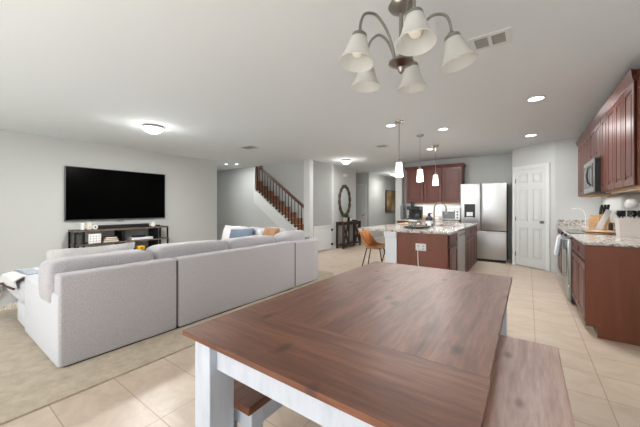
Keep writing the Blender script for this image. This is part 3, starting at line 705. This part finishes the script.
# range
rg = thing('range', 'stainless steel range between the right base cabinets', 'oven', (.74, 5.25, 0))
b = B(); box(b, .45, XR-.004, 4.866, 5.632, .02, .90, .004); obj('body', b, steeld, rg)
b = B(); box(b, .415, .45, 4.87, 5.628, .24, .845, .008); dr = obj('oven_door', b, steel, rg)
b = B(); box(b, .411, .416, 4.99, 5.51, .34, .70, .002); obj('oven_window', b, blackg, dr)
b = B(); cyl(b, (.375, 4.92, .835), (.375, 5.58, .835), .012); [cyl(b, (.375, y, .835), (.42, y, .815), .008) for y in (4.96, 5.54)]; obj('oven_handle', b, chrome, dr)
b = B(); box(b, .42, .45, 4.87, 5.628, .05, .225, .006); obj('drawer', b, steel, rg)
b = B(); box(b, .415, .45, 4.87, 5.628, .855, .90, .006); cp = obj('control_panel', b, steel, rg)
for y in (4.98, 5.09, 5.41, 5.52):
    b = B(); cyl(b, (.415, y, .878), (.395, y, .878), .016, n=14); obj('knob', b, black, cp)
b = B(); box(b, .43, XR-.02, 4.87, 5.63, .90, .919, .004); obj('cooktop', b, blackg, rg)
b = B(); box(b, .62, .93, 5.12, 5.52, .921, .932, .003); o = obj('stove_board', b, board, smooth=False); tag(o, 'flat maple board lying over the black cooktop', 'board')
# towels on the oven handle
def towel(y0, y1, z0, label, m):
    b = B(); n = 8; g = []
    for i in range(n+1):
        y = y0+(y1-y0)*i/n; w = .008*math.sin(i*1.7)
        g.append([b.verts.new((x, y, z)) for (x, z) in ((.40, z0+.08), (.396, .80), (.375, .855), (.350-w, .82), (.335-w*1.4, (z0+.8)/2), (.322-w*2, z0))])
    for r, s in zip(g, g[1:]):
        for i in range(5): b.faces.new((r[i], r[i+1], s[i+1], s[i]))
    bmesh.ops.recalc_face_normals(b, faces=b.faces); bmesh.ops.solidify(b, geom=b.faces[:], thickness=.008)
    o = obj('dish_towel', b, m); tag(o, label, 'towel')
towel(5.00, 5.2, .60, 'grey dish towel on the nearer end of the oven handle', bluegrey)
towel(5.26, 5.50, .57, 'pale dish towel on the farther end of the oven handle', whitecloth)
# microwave
mw = thing('microwave', 'stainless over the range microwave with black side', 'microwave', (.85, 5.24, 1.43))
b = B(); box(b, .668, XR-.004, 4.862, 5.615, 1.44, 1.855, .004); obj('body', b, black, mw)
b = B(); box(b, .655, .668, 4.862, 5.615, 1.44, 1.855, .004); dr = obj('microwave_door', b, steel, mw)
b = B(); box(b, .651, .656, 5.10, 5.56, 1.50, 1.80, .002); obj('door_window', b, blackg, dr)
b = B(); tube(b, [(.655, 5.02, 1.52), (.622, 5.02, 1.56), (.612, 5.02, 1.65), (.622, 5.02, 1.74), (.655, 5.02, 1.78)], .01, 8); obj('handle', b, black, dr)
b = B(); box(b, .652, .656, 4.88, 4.98, 1.5, 1.8, .002); obj('keypad', b, black, dr)
b = B(); box(b, .68, XR-.05, 4.9, 5.58, 1.428, 1.44); obj('vent_plate', b, steeld, mw)
# items on right counter
cy_ = thing('utensil_caddy', 'white square caddy filled with dark utensils on the near counter', 'caddy', (.90, 4.70, .914))
def frus(b, c, w0, w1, h, t=.006):
    A = [(-1, -1), (1, -1), (1, 1), (-1, 1)]
    o0 = [b.verts.new((c[0]+s*w0/2, c[1]+t_*w0/2, c[2])) for s, t_ in A]; o1 = [b.verts.new((c[0]+s*w1/2, c[1]+t_*w1/2, c[2]+h)) for s, t_ in A]
    i1 = [b.verts.new((c[0]+s*(w1/2-t), c[1]+t_*(w1/2-t), c[2]+h)) for s, t_ in A]; i0 = [b.verts.new((c[0]+s*(w0/2-t), c[1]+t_*(w0/2-t), c[2]+t*2)) for s, t_ in A]
    for a, d in ((o0, o1), (o1, i1), (i1, i0)):
        for i in range(4): j = (i+1) % 4; b.faces.new((a[i], a[j], d[j], d[i]))
    b.faces.new(o0[::-1]); b.faces.new(i0)
CP = (.925, 4.68, .915)
b = B(); frus(b, CP, .175, .20, .205); rm = .105
for q in ((-rm, rm, -rm, -rm+.011), (-rm, rm, rm-.011, rm), (-rm, -rm+.011, -rm+.011, rm-.011), (rm-.011, rm, -rm+.011, rm-.011)): box(b, CP[0]+q[0], CP[0]+q[1], CP[1]+q[2], CP[1]+q[3], CP[2]+.185, CP[2]+.21)
obj('container', b, mat('cream_caddy', (216, 207, 198), .5), cy_)
uts = [(-.09, -.06, 0), (-.05, .03, 1), (.0, -.05, 2), (.05, .04, 0), (.08, -.07, 1), (-.08, .08, 2), (.03, .09, 1), (.09, .02, 2)]
for (dx, dy, kd) in uts:
    b = B(); p = Vector((CP[0]+dx*.8, CP[1]+dy*.8, CP[2]+.03)); q = Vector((CP[0]+dx*.95, CP[1]+dy*.95, CP[2]+.23)); cyl(b, p, q, .006, n=8)
    d = (q-p).normalized(); hd = q+d*.03
    if kd == 0: sellip(b, hd, .05, .02, .075, 1, 1, 14, 10)
    elif kd == 1: box(b, hd.x-.028, hd.x+.028, hd.y-.004, hd.y+.004, hd.z-.035, hd.z+.035, .003)
    else:
        for a in range(5): tube(b, [q, hd+Vector((math.cos(a*PI/5)*.026, math.sin(a*PI/5)*.026, 0)), hd+Vector((0, 0, .04))], .003, 5)
    o = obj('utensil', b, blackmet if kd != 2 else nickel, cy_)
b = B(); sellip(b, (.95, 4.70, 1.285), .115, .11, .10, .8, .8, 16, 10, None, .03, 14); o = obj('tea_towel', b, whitecloth); tag(o, 'crumpled white cloth resting on the utensils in the caddy', 'cloth')
# knife block
KX, KY = .93, 6.05
kb = thing('knife_block', 'light wooden knife block with black handles in the corner beyond the range', 'knife block', (KX, KY, .914))
b = B(); prism(b, [(KY-.10, .916), (KY+.08, .916), (KY+.12, 1.06), (KY-.02, 1.14)], 'X', KX-.06, KX+.06); obj('block', b, board, kb, False)
for i in range(3):
    for j in range(2):
        p = Vector((KX-.036+.036*i, KY+.01+.06*j, 1.125-.035*j)); q = p+Vector((.01, -.05, .16)); b = B(); cyl(b, p, q, .013, .016, 8); obj('knife_handle', b, black, kb)
b = B(); box(b, -.032, .032, -.01, .01, 0.01, .31, .008, Matrix.Translation((.80, 5.60, .922)) @ Matrix.Rotation(.38, 4, 'Y'), 2); o = obj('white_cutting_board', b, whitep); tag(o, 'tall white slanted board leaning beside the knife block', 'cutting board')
b = B(); box(b, -.06, .06, -.01, .01, 0.0, .20, .006, Matrix.Translation((.86, 6.42, .922)) @ Matrix.Rotation(.1, 4, 'Y'), 2); o = obj('wooden_board', b, board, smooth=False); tag(o, 'small light wooden board standing behind the knife block', 'cutting board')
b = B(); tube(b, [(.80, 6.7, .92), (.80, 6.68, 1.10), (.77, 6.66, 1.19), (.70, 6.66, 1.23), (.62, 6.66, 1.22)], .006, 6); cyl(b, (.80, 6.7, .916), (.80, 6.7, .926), .05); o = obj('gooseneck_lamp', b, whitep); tag(o, 'thin white curved neck standing in the counter corner beyond the range', 'lamp')
for i, (y, m, lab) in enumerate([(5.72, darkw, 'dark spice jar between the cooktop and the knife block'), (5.76, board, 'light spice jar beside the dark spice jar')]):
    b = B(); lathe(b, [(0, 0), (.024, 0), (.024, .08), (.02, .09), (.02, .11), (0, .11)], (.95-.06*i, y, .915), 14); o = obj('spice_jar', b, m); tag(o, lab, 'jar', 'spice jars by the range')
# under cabinet strips: slim lit bars fixed below the wall cabinets
def strip(x0, x1, y0, y1, z, label, power):
    t = thing('under_cabinet_light', label, 'light', ((x0+x1)/2, (y0+y1)/2, z), 'slim lights under the wall cabinets')
    b = B(); box(b, x0, x1, y0, y1, z-.012, z, .002); obj('light_bar', b, whitep, t)
    area('strip_lamp', ((x0+x1)/2, (y0+y1)/2, z-.014), (0, 0, 0), x1-x0-.004, y1-y0-.004, power, (1, 1, 1), 'RECTANGLE', t)
strip(-2.65, -1.35, 8.02, 8.05, 1.349, 'slim light bar under the kitchen back wall cabinets', 5)
strip(.80, .83, 3.6, 4.8, 1.419, 'slim light bar under the nearest right wall cabinets', .8)
strip(.90, .93, 5.7, 6.8, 1.419, 'slim light bar under the far right wall cabinets', 2)
# ================================================================== ISLAND
IX0, IX1, IY0, IY1 = -1.57, -.87, 4.15, 6.75
isl = thing('kitchen_island', 'brown kitchen island with granite top and white pony wall', 'kitchen island', (-1.3, 5.4, 0))
b = B(); box(b, IX0, IX1-.002, IY0, IY1, .10, .884, .002); obj('body', b, cherryp, isl, False)
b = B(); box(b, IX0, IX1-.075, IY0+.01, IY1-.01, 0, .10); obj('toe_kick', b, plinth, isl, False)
b = B(); box(b, -1.75, -1.572, IY0-.03, IY1, 0, .884, .003); box(b, -1.765, -1.57, IY0-.045, IY1, .80, .884, .006); box(b, -1.76, -1.57, IY0-.04, IY1, 0, .09, .003); obj('pony_wall', b, mat('pony_white', (228, 232, 238), .6), isl, False)
MI = FM((0, IY0, 0), (0, 1), (1, 0)); MI = FM((IX1-.6, IY0, 0), (0, 1), (1, 0))
for (u0, u1) in ((.03, .55),):
    cab_door(isl, MI, u0, u1, .71, .87, .6, 'drawer'); cab_door(isl, MI, u0, u1, .12, .70, .6)
for (u0, u1) in ((1.18, 1.84), (1.84, 2.58)):
    cab_door(isl, MI, u0, u1, .71, .87, .6, 'drawer'); cab_door(isl, MI, u0, (u0+u1)/2, .12, .70, .6); cab_door(isl, MI, (u0+u1)/2, u1, .12, .70, .6)
b = B(); box(b, IX1-.01, IX1+.022, IY0+.56, IY0+1.165, .11, .875, .006); dw = thing('dishwasher', 'pale steel dishwasher built into the aisle side of the island', 'dishwasher', (IX1, IY0+.86, 0)); obj('door', b, steel, dw)
b = B(); box(b, IX1+.022, IX1+.034, IY0+.62, IY0+1.1, .80, .835, .005); obj('handle', b, chrome, dw)
# granite top with sink cut out
SKX0, SKX1, SKY0, SKY1 = -1.36, -.98, 5.28, 5.95
b = B()
for p in ((-2.20, SKX0, 4.10, 6.80), (SKX1, -.83, 4.10, 6.80), (SKX0, SKX1, 4.10, SKY0), (SKX0, SKX1, SKY1, 6.80)): box(b, *p, .885, .914)
bmesh.ops.remove_doubles(b, verts=b.verts, dist=.0005)
obj('island_top', b, granite, isl, False)
b = B()
for p in ((SKX0, SKX0+.01, SKY0, SKY1), (SKX1-.01, SKX1, SKY0, SKY1), (SKX0, SKX1, SKY0, SKY0+.01), (SKX0, SKX1, SKY1-.01, SKY1)): box(b, *p, .72, .908)
box(b, SKX0, SKX1, SKY0, SKY1, .715, .725); obj('sink', b, steel, isl, False)
fc = thing('kitchen_faucet', 'tall nickel gooseneck faucet beside the island sink', 'faucet', (-1.42, 5.62, .914))
b = B(); cyl(b, (-1.42, 5.62, .914), (-1.42, 5.62, .96), .026, .022); obj('base', b, nickel, fc)
b = B(); R_ = .105; zz = 1.22
pts = [(-1.42, 5.62, .95), (-1.42, 5.62, zz)]+[(-1.42+R_-R_*math.cos(a), 5.62, zz+R_*math.sin(a)) for a in [PI*i/12 for i in range(1, 12)]]+[(-1.42+2*R_, 5.62, zz-.01)]
tube(b, pts, .0125, 10); obj('spout', b, nickel, fc)
b = B(); cyl(b, (-1.42+2*R_, 5.62, zz), (-1.42+2*R_+.004, 5.62, zz-.10), .016, .02); obj('spray_head', b, nickel, fc)
b = B(); tube(b, [(-1.42, 5.60, .99), (-1.42, 5.57, 1.0), (-1.40, 5.52, 1.05)], .008, 8); obj('lever', b, nickel, fc)
sb = thing('soap_bottle', 'dark bottle with white label beside the island faucet', 'bottle', (-1.44, 5.36, .914))
b = B(); lathe(b, [(0, 0), (.058, 0), (.06, .01), (.06, .14), (.04, .165), (.025, .17), (.025, .18), (0, .18)], (-1.44, 5.36, .915)); obj('bottle_body', b, navy, sb)
b = B(); lathe(b, [(.0612, .04), (.0612, .09), (.0605, .09), (.0605, .04)], (-1.44, 5.36, .915), closed=True); obj('bottle_label', b, whitep, sb)
b = B(); cyl(b, (-1.44, 5.36, 1.09), (-1.44, 5.36, 1.13), .025); box(b, -1.45, -1.38, 5.35, 5.37, 1.13, 1.145, .003); obj('pump', b, black, sb)
b = B(); lathe(b, [(0, 0), (.035, 0), (.035, .07), (.03, .08), (0, .08)], (-1.38, 5.15, .915)); o = obj('small_jar', b, ceram); tag(o, 'small white jar right of the black tray', 'jar')
tr = thing('serving_tray', 'oval black tray on the near half of the island', 'tray', (-1.48, 4.85, .914))
b = B(); lathe(b, [(0, 0), (.20, 0), (.235, .02), (.23, .024), (.195, .008), (0, .008)], (0, 0, 0), 32, Matrix.Translation((-1.47, 4.78, .915)) @ Matrix.Diagonal((.9, 1.15, 1, 1))); obj('tray_rim', b, black, tr)
b = B(); lathe(b, [(0, 0), (.17, 0), (0, .003)], (0, 0, 0), 28, Matrix.Translation((-1.47, 4.78, .925)) @ Matrix.Diagonal((.9, 1.15, 1, 1))); obj('tray_liner', b, darkw, tr)
for i, (x, y, lab) in enumerate([(-1.60, 4.86, 'clear glass jar at the left on the black tray'), (-1.50, 4.70, 'clear glass jar at the right on the black tray')]):
    j = thing('glass_jar', lab, 'jar', (x, y, .93), 'glass jars on the black tray')
    b = B(); lathe(b, [(0, 0), (.045, 0), (.045, .08), (.04, .09), (.037, .09), (.041, .078), (.041, .006), (0, .006)], (x, y, .93)); obj('jar_body', b, glassm, j)
    b = B(); cyl(b, (x, y, 1.021), (x, y, 1.035), .042, n=20); obj('jar_lid', b, whitebox if i else ceram, j)
b = B(); box(b, -2.05, -1.75, 5.5, 5.85, .915, .933, .006); o = obj('breadboard', b, board, smooth=False); tag(o, 'light wooden board at the left edge of the island', 'cutting board')
ol = thing('power_outlet', 'white double outlet plate on the island end panel', 'outlet', (-1.23, IY0-.008, .69))
b = B(); box(b, -1.30, -1.155, IY0-.008, IY0-.001, .635, .735, .003); obj('plate', b, whitep, ol)
b = B()
for x in (-1.265, -1.19):
    for z in (.66, .70): box(b, x-.014, x+.014, IY0-.010, IY0-.007, z-.012, z+.012, .002)
obj('socket', b, mat('pale_blue_socket', (176, 196, 214), .5), ol)
b = B(); tube(b, [(-1.262, IY0-.02, .665), (-1.262, IY0-.03, .60), (-1.255, IY0-.03, .42), (-1.235, IY0-.04, .2), (-1.2, IY0-.06, .008), (-1.0, IY0-.2, .008)], .006, 6); box(b, -1.275, -1.25, IY0-.035, IY0-.009, .65, .68, .004); o = obj('charging_cable', b, whitep); tag(o, 'white charging cable hanging from the island outlet', 'cable')
# bar stools
def stool(x, y, rz, label):
    t = thing('bar_stool', label, 'stool', (0, 0, 0), 'leather bucket stools at the island')
    b = B(); nu, nv = 18, 16; g = []
    for j in range(nv+1):
        v = j/nv; row = []
        for i in range(nu+1):
            u = i/nu*2-1; w = .235
            # profile: seat front (v=0) to back top (v=1)
            if v < .5:
                q = v/.5; x_ = .20-.36*q+.10*u*u*q; z_ = .60-.03*math.sin(q*PI*.8)-.025*q+.06*u*u*(.4+.6*q); ww = w*(.88+.12*q)
            else:
                q = (v-.5)/.5; x_ = -.16-.13*q+.10*u*u; z_ = .575-.03*math.sin(.8*PI)*(1-q)+.30*q**1.1+.06*u*u*(1-2*q); ww = w*(1-.12*q*q)
            row.append(b.verts.new((x_, u*ww, z_)))
        g.append(row)
    for r, s in zip(g, g[1:]):
        for i in range(nu): b.faces.new((r[i], r[i+1], s[i+1], s[i]))
    bmesh.ops.recalc_face_normals(b, faces=b.faces); bmesh.ops.solidify(b, geom=b.faces[:], thickness=.022)
    obj('bucket_seat', b, leather, t)
    for sx in (-1, 1):
        for sy in (-1, 1):
            b = B(); tube(b, [(sx*.11-.02, sy*.12, .555), (sx*.23-.02, sy*.21, 0.0)], .009, 8); obj('leg', b, blackmet, t)
    b = B(); tube(b, [(-.13, -.12, .55), (.09, -.12, .55), (.09, .12, .55), (-.13, .12, .55), (-.13, -.12, .55)], .009, 8)
    f = .45
    tube(b, [(-.02+.20, -.19, .2), (-.02+.20, .19, .2)], .008, 8); obj('frame', b, blackmet, t)
    t.location = (x, y, 0); t.rotation_euler = (0, 0, rz)
    return t
s1 = stool(-2.12, 4.62, .15, 'tan leather bucket stool at the near end of the island')
s2 = dup(s1, (-2.2, 5.75, 0), -.05, 'tan leather bucket stool farther along the island, mostly hidden by the top')
# ================================================================== FRIDGE
fr = thing('refrigerator', 'stainless french door refrigerator with water dispenser beside the pantry', 'refrigerator', (-.82, 7.95, 0))
FX0, FX1, FY = -1.315, -.38, 7.60
b = B(); box(b, FX0+.005, FX1-.005, FY+.06, 8.17, .03, 1.79, .004); obj('body', b, steeld, fr)
b = B(); box(b, FX0, -.885+.0, FY, FY+.058, .715, 1.795, .014, seg=3); dl = obj('door', b, steel, fr)
b = B(); box(b, -.875, FX1, FY, FY+.058, .715, 1.795, .014, seg=3); drr = obj('door', b, steel, fr)
b = B(); box(b, FX0, FX1, FY, FY+.058, .06, .70, .014, seg=3); dd = obj('freezer_drawer', b, steel, fr)
b = B(); box(b, -1.23, -1.0, FY-.006, FY+.002, 1.0, 1.32, .006); dp = obj('dispenser', b, black, dl)
b = B(); box(b, -1.18, -1.05, FY-.009, FY-.005, 1.04, 1.13, .004); box(b, -1.19, -1.04, FY-.02, FY-.005, 1.0, 1.015); obj('dispenser_recess', b, steel, dl)
b = B(); box(b, -.905, -.893, FY-.03, FY-.004, .78, 1.72, .004); obj('handle', b, steel, dl)
b = B(); box(b, -.868, -.856, FY-.03, FY-.004, .78, 1.72, .004); obj('handle', b, steel, drr)
b = B(); box(b, FX0+.03, FX1-.03, FY-.02, FY-.003, .675, .692, .004); obj('handle', b, steel, dd)
b = B(); box(b, FX0+.02, FX1-.02, FY+.02, 8.1, 0, .05); obj('base_grille', b, black, fr)
# back run base cabinets + top + backsplash
basecab('base cabinet on the kitchen back wall behind the island', FM((-2.88, 8.199, 0), (1, 0), (0, -1)), 1.54, .60, [(.02, .52, 'dd'), (.52, 1.03, 'dd'), (1.03, 1.52, 'dd')], 'back wall base cabinets')
o = top('worktop', 'granite worktop on the kitchen back wall under the coffee maker', [(-2.895, -1.335, 7.56, 8.198)])
b = B(); box(b, -2.895, -1.335, 8.178, 8.198, .914, 1.015); obj('upstand', b, granite, o, False)
# coffee maker
cm = thing('coffee_maker', 'black espresso machine on the back kitchen worktop', 'coffee maker', (-2.46, 7.85, .914))
X0, X1, YF = -2.66, -2.32, 7.70
b = B(); box(b, X0, X1, YF, 8.02, .916, .945, .006); box(b, X0, X1, 7.90, 8.02, .94, 1.26, .01); box(b, X0, X1, YF+.02, 8.02, 1.17, 1.27, .015); obj('housing', b, black, cm)
b = B(); lathe(b, [(0, 0), (.05, 0), (.068, .03), (.07, .08), (.05, .115), (.045, .12), (0, .12)], (-2.42, 7.81, .95)); cf = obj('carafe', b, ovenglass, cm)
b = B(); tube(b, [(-2.36, 7.79, 1.05), (-2.32, 7.77, 1.04), (-2.32, 7.77, .98), (-2.36, 7.79, .97)], .008, 6); obj('handle', b, black, cf)
b = B(); box(b, X0+.03, X0+.13, YF+.012, YF+.022, 1.19, 1.25); cyl(b, (-2.57, 7.80, 1.17), (-2.57, 7.80, 1.09), .03); obj('brew_head', b, steeld, cm)
b = B(); lathe(b, [(0, 0), (.045, 0), (.06, .09), (0, .09)], (-2.56, 7.9, 1.27)); obj('hopper', b, ovenglass, cm)
b = B(); box(b, -2.83, -2.74, 7.68, 7.98, .916, 1.30, .03, Matrix.Translation((0, 0, 0)), 3); o = obj('tall_canister', b, mat('grey_enamel', (110, 116, 118), .4)); tag(o, 'tall grey canister left of the espresso machine', 'canister')
b = B(); box(b, -2.27, -2.12, 7.80, 7.92, .916, 1.0, .01); o = obj('sugar_tin', b, board); tag(o, 'small light wooden box right of the espresso machine', 'box')
# toaster oven
to = thing('toaster_oven', 'silver toaster oven on the back worktop beside the refrigerator', 'toaster oven', (-1.60, 7.85, .914))
b = B(); box(b, -1.77, -1.33, 7.69, 8.02, .93, 1.22, .012); obj('housing', b, steel, to)
b = B(); box(b, -1.74, -1.45, 7.68, 7.692, .96, 1.17, .004); dr = obj('glass_door', b, ovenglass, to)
b = B(); box(b, -1.73, -1.46, 7.655, 7.67, 1.145, 1.16, .004); [box(b, x, x+.01, 7.66, 7.69, 1.147, 1.157) for x in (-1.72, -1.48)]; obj('handle', b, chrome, dr)
for z in (.99, 1.06, 1.13):
    b = B(); cyl(b, (-1.395, 7.69, z), (-1.395, 7.67, z), .02, n=14); obj('knob', b, black, to)
for x in (-1.74, -1.36):
    b = B(); box(b, x-.02, x+.02, 7.72, 7.99, .9145, .93); obj('foot', b, black, to)
# ================================================================== CEILING FIXTURES
def can(x, y, r, label, power):
    t = thing('recessed_light', label, 'ceiling light', (x, y, CEIL), 'recessed ceiling lights')
    b = B(); lathe(b, [(r*.78, -.001), (r, -.001), (r, -.006), (r*.80, -.010)], (x, y, CEIL), 32, closed=True); obj('trim_ring', b, trimm, t)
    b = B(); lathe(b, [(0, -.0005), (r*.78, -.0005), (r*.78, -.006), (0, -.006)], (x, y, CEIL), 32); obj('diffuser', b, glowcan, t)
    a = area('recessed_lamp', (x, y, CEIL-.014), (0, 0, 0), r*1.4, r*1.4, power*K_CAN, (.98, .985, .98), 'DISK', t)
CANS = [(.075, 4.22, .095, 'recessed ceiling light nearest the dining table on the right', 9), (.04, 6.33, .095, 'recessed ceiling light nearest the pantry door', 4.5),
        (-1.73, 4.30, .08, 'recessed ceiling light beside the nearest pendant canopy', 7), (-1.12, 5.0, .085, 'recessed ceiling light right of the middle pendant', 8), (-1.74, 6.55, .08, 'recessed ceiling light beyond the farthest pendant canopy', 7)]
for a in CANS: can(*a)
can(-7.25, 5.35, .06, 'left one of the small recessed lights over the passage', 3); can(-6.98, 5.52, .06, 'right one of the small recessed lights over the passage', 3)
def flush(x, y, r, label, power, down=1):
    t = thing('flush_light', label, 'ceiling light', (x, y, CEIL), 'flush mounted ceiling lights')
    b = B(); lathe(b, [(0, 0), (r*.92, 0), (r*.95, -.03), (r*.9, -.035), (0, -.035)], (x, y, CEIL), 32); obj('metal_base', b, nickel, t)
    b = B(); lathe(b, [(0, -.12), (r*.35, -.115), (r*.7, -.09), (r*.95, -.055), (r, -.036), (0, -.036)][::-1], (x, y, CEIL), 32); obj('glass_bowl', b, glow, t)
    area('flush_lamp', (x, y, CEIL-.13), (0, 0, 0), r*1.6, r*1.6, power*1.1*down, (1, .985, .96), 'DISK', t)
    l = bpy.data.lights.new('flush_bulb', 'POINT'); l.energy = power*K_FLUSH; l.shadow_soft_size = .1; l.color = (1, .97, .93)
    o = bpy.data.objects.new('flush_bulb', l); COL.objects.link(o); o.parent = t; o.location = (0, 0, -.24)
flush(-4.78, 2.17, .15, 'lit bowl ceiling light above the living room carpet', 12, 4.2); flush(-3.99, 6.77, .13, 'lit bowl ceiling light in front of the oval mirror', 12); flush(-4.02, 10.3, .16, 'lit bowl ceiling light far down the hall', 12)
def pend(y, label):
    x = -1.55; t = thing('pendant_light', label, 'pendant light', (x, y, CEIL), 'pendant lights above the island')
    b = B(); lathe(b, [(0, -.03), (.035, -.03), (.06, -.018), (.065, 0), (0, 0)][::-1], (x, y, CEIL), 24); obj('canopy', b, nickel, t)
    b = B(); cyl(b, (x, y, CEIL-.03), (x, y, 1.955), .0055, n=8); obj('rod', b, nickel if y < 4.5 else chrome, t)
    b = B(); cyl(b, (x, y, 1.955), (x, y, 1.905), .022, n=16); obj('socket', b, nickel, t)
    b = B(); lathe(b, [(.03, 1.91), (.042, 1.905), (.062, 1.70), (.055, 1.70), (.036, 1.895), (.03, 1.90)], (x, y, 0), 28, closed=True); obj('glass_shade', b, glow, t)
    b = B(); sellip(b, (x, y, 1.82), .045, .045, .09, 1, 1, 14, 10); obj('bulb', b, glowcan, t)
    l = bpy.data.lights.new('pendant_bulb', 'POINT'); l.energy = 3.5*K_PEND; l.shadow_soft_size = .05; l.color = (1, .97, .93)
    o = bpy.data.objects.new('pendant_bulb', l); COL.objects.link(o); o.parent = t; o.location = (0, 0, 1.67-CEIL)
pend(4.17, 'lit pendant light nearest the camera above the island'); pend(5.19, 'lit middle pendant light above the island'); pend(6.25, 'lit pendant light farthest away above the island')
def vent(x0, x1, y0, y1, label, bars=9, along='X', split=True):
    t = thing('ceiling_vent', label, 'vent', ((x0+x1)/2, (y0+y1)/2, CEIL), 'ceiling air vents')
    z = CEIL; w = .035
    b = B(); box(b, x0, x1, y0, y0+w, z-.008, z); box(b, x0, x1, y1-w, y1, z-.008, z); box(b, x0, x0+w, y0+w, y1-w, z-.008, z); box(b, x1-w, x1, y0+w, y1-w, z-.008, z)
    if split:
        if along == 'X': box(b, (x0+x1)/2-.012, (x0+x1)/2+.012, y0+w, y1-w, z-.008, z)
        else: box(b, x0, x1, (y0+y1)/2-.012, (y0+y1)/2+.012, z-.008, z)
    obj('frame', b, trimm, t)
    b = B(); box(b, x0+w, x1-w, y0+w, y1-w, z-.002, z-.0005); obj('backing', b, ventm, t)
    b = B()
    for i in range(bars):
        f = (i+.5)/bars
        if along == 'X': yy = y0+w+(y1-y0-2*w)*f; box(b, x0+w, x1-w, yy-.002, yy+.002, z-.007, z-.002)
        else: xx = x0+w+(x1-x0-2*w)*f; box(b, xx-.002, xx+.002, y0+w, y1-w, z-.007, z-.002)
    obj('louver', b, mat('vent_louver', (176, 176, 172), .6) if 'vent_louver' not in MATS else MATS['vent_louver'], t)
vent(-.37, -.10, 2.44, 2.66, 'white rectangular ceiling vent right of the chandelier', 8, 'X', True)
vent(-5.02, -4.62, 4.0, 4.28, 'small ceiling vent above the living room', 10, 'Y', False)
vent(-2.60, -2.34, 5.52, 5.78, 'small ceiling vent left of the nearest pendant', 8, 'X', False)
# ================================================================== CHANDELIER
HX, HY = -.505, 1.385
ch = thing('chandelier', 'five arm nickel chandelier with frosted glass shades over the dining table', 'chandelier', (HX, HY, CEIL))
b = B(); lathe(b, [(0, 0), (.065, 0), (.06, -.03), (.02, -.045), (0, -.045)], (HX, HY, CEIL)); cyl(b, (HX, HY, CEIL-.04), (HX, HY, 2.24), .007, n=10); obj('ceiling_canopy', b, nickel, ch)
b = B(); lathe(b, [(0, 2.29), (.012, 2.285), (.02, 2.26), (.055, 2.245), (.062, 2.232), (.05, 2.215), (.018, 2.20), (.010, 2.19), (.010, 1.99), (.02, 1.985), (.04, 1.975), (.058, 1.962), (.06, 1.952), (.04, 1.94), (.02, 1.93), (.014, 1.915), (.008, 1.905), (0, 1.90)], (HX, HY, 0), 28); obj('stem', b, nickel, ch)
th0 = math.atan(208/290)
for adeg, tilt in ((200, 8), (268, 7), (343, 13), (60, 5), (128, 3)):
    a = math.radians(adeg)+th0; d = Vector((math.cos(a), math.sin(a), 0)); H = Vector((HX, HY, 0))
    b = B(); ctrl = [(.035, 1.965), (.055, 2.04), (.09, 2.11), (.135, 2.155), (.172, 2.16), (.204, 2.145), (.221, 2.105), (.226, 2.06)]
    # smooth
    P = []
    for i in range(len(ctrl)-1):
        p0 = ctrl[max(i-1, 0)]; p1 = ctrl[i]; p2 = ctrl[i+1]; p3 = ctrl[min(i+2, len(ctrl)-1)]
        for k in range(4):
            t_ = k/4; P.append(tuple(.5*((2*p1[q])+(-p0[q]+p2[q])*t_+(2*p0[q]-5*p1[q]+4*p2[q]-p3[q])*t_*t_+(-p0[q]+3*p1[q]-3*p2[q]+p3[q])*t_**3) for q in (0, 1)))
    P.append(ctrl[-1])
    tube(b, [H+d*r+Vector((0, 0, z)) for r, z in P], .0065, 8); arm = obj('arm', b, nickel, ch)
    ax = d.cross(Vector((0, 0, 1))).normalized(); M = Matrix.Translation(H+d*.226+Vector((0, 0, 2.058))) @ Matrix.Rotation(math.radians(14), 4, ax)
    M = Matrix.Translation(H+d*.226+Vector((0, 0, 2.058))) @ Matrix.Rotation(math.radians(-tilt), 4, Vector((-d.y, d.x, 0)))
    b = B(); lathe(b, [(0, .01), (.012, .008), (.02, -.002), (.034, -.012), (.038, -.034), (.034, -.036), (0, -.03)], (0, 0, 0), 24, M); obj('shade_holder', b, nickel, arm)
    b = B(); lathe(b, [(.030, -.026), (.038, -.030), (.041, -.05), (.045, -.052), (.047, -.074), (.051, -.076), (.056, -.098), (.066, -.122), (.083, -.145), (.080, -.147), (.063, -.124), (.053, -.099), (.045, -.075), (.039, -.052), (.034, -.032)], (0, 0, 0), 32, M, closed=True); obj('glass_shade', b, frost, arm)
    b = B(); lathe(b, [(0, -.03), (.012, -.035), (.014, -.05), (.026, -.072), (.029, -.09), (.02, -.11), (0, -.116)], (0, 0, 0), 18, M); obj('bulb', b, bulbm, arm)
# unseen point lamp added above the stairwell to brighten its walls
l = bpy.data.lights.new('stairwell_fill', 'POINT'); l.energy = 45; l.shadow_soft_size = .2; o = bpy.data.objects.new('stairwell_fill', l); COL.objects.link(o); o.location = (-7.2, 6.7, 4.6)
for m in bpy.data.objects:
    if '_w' in m: del m['_w']
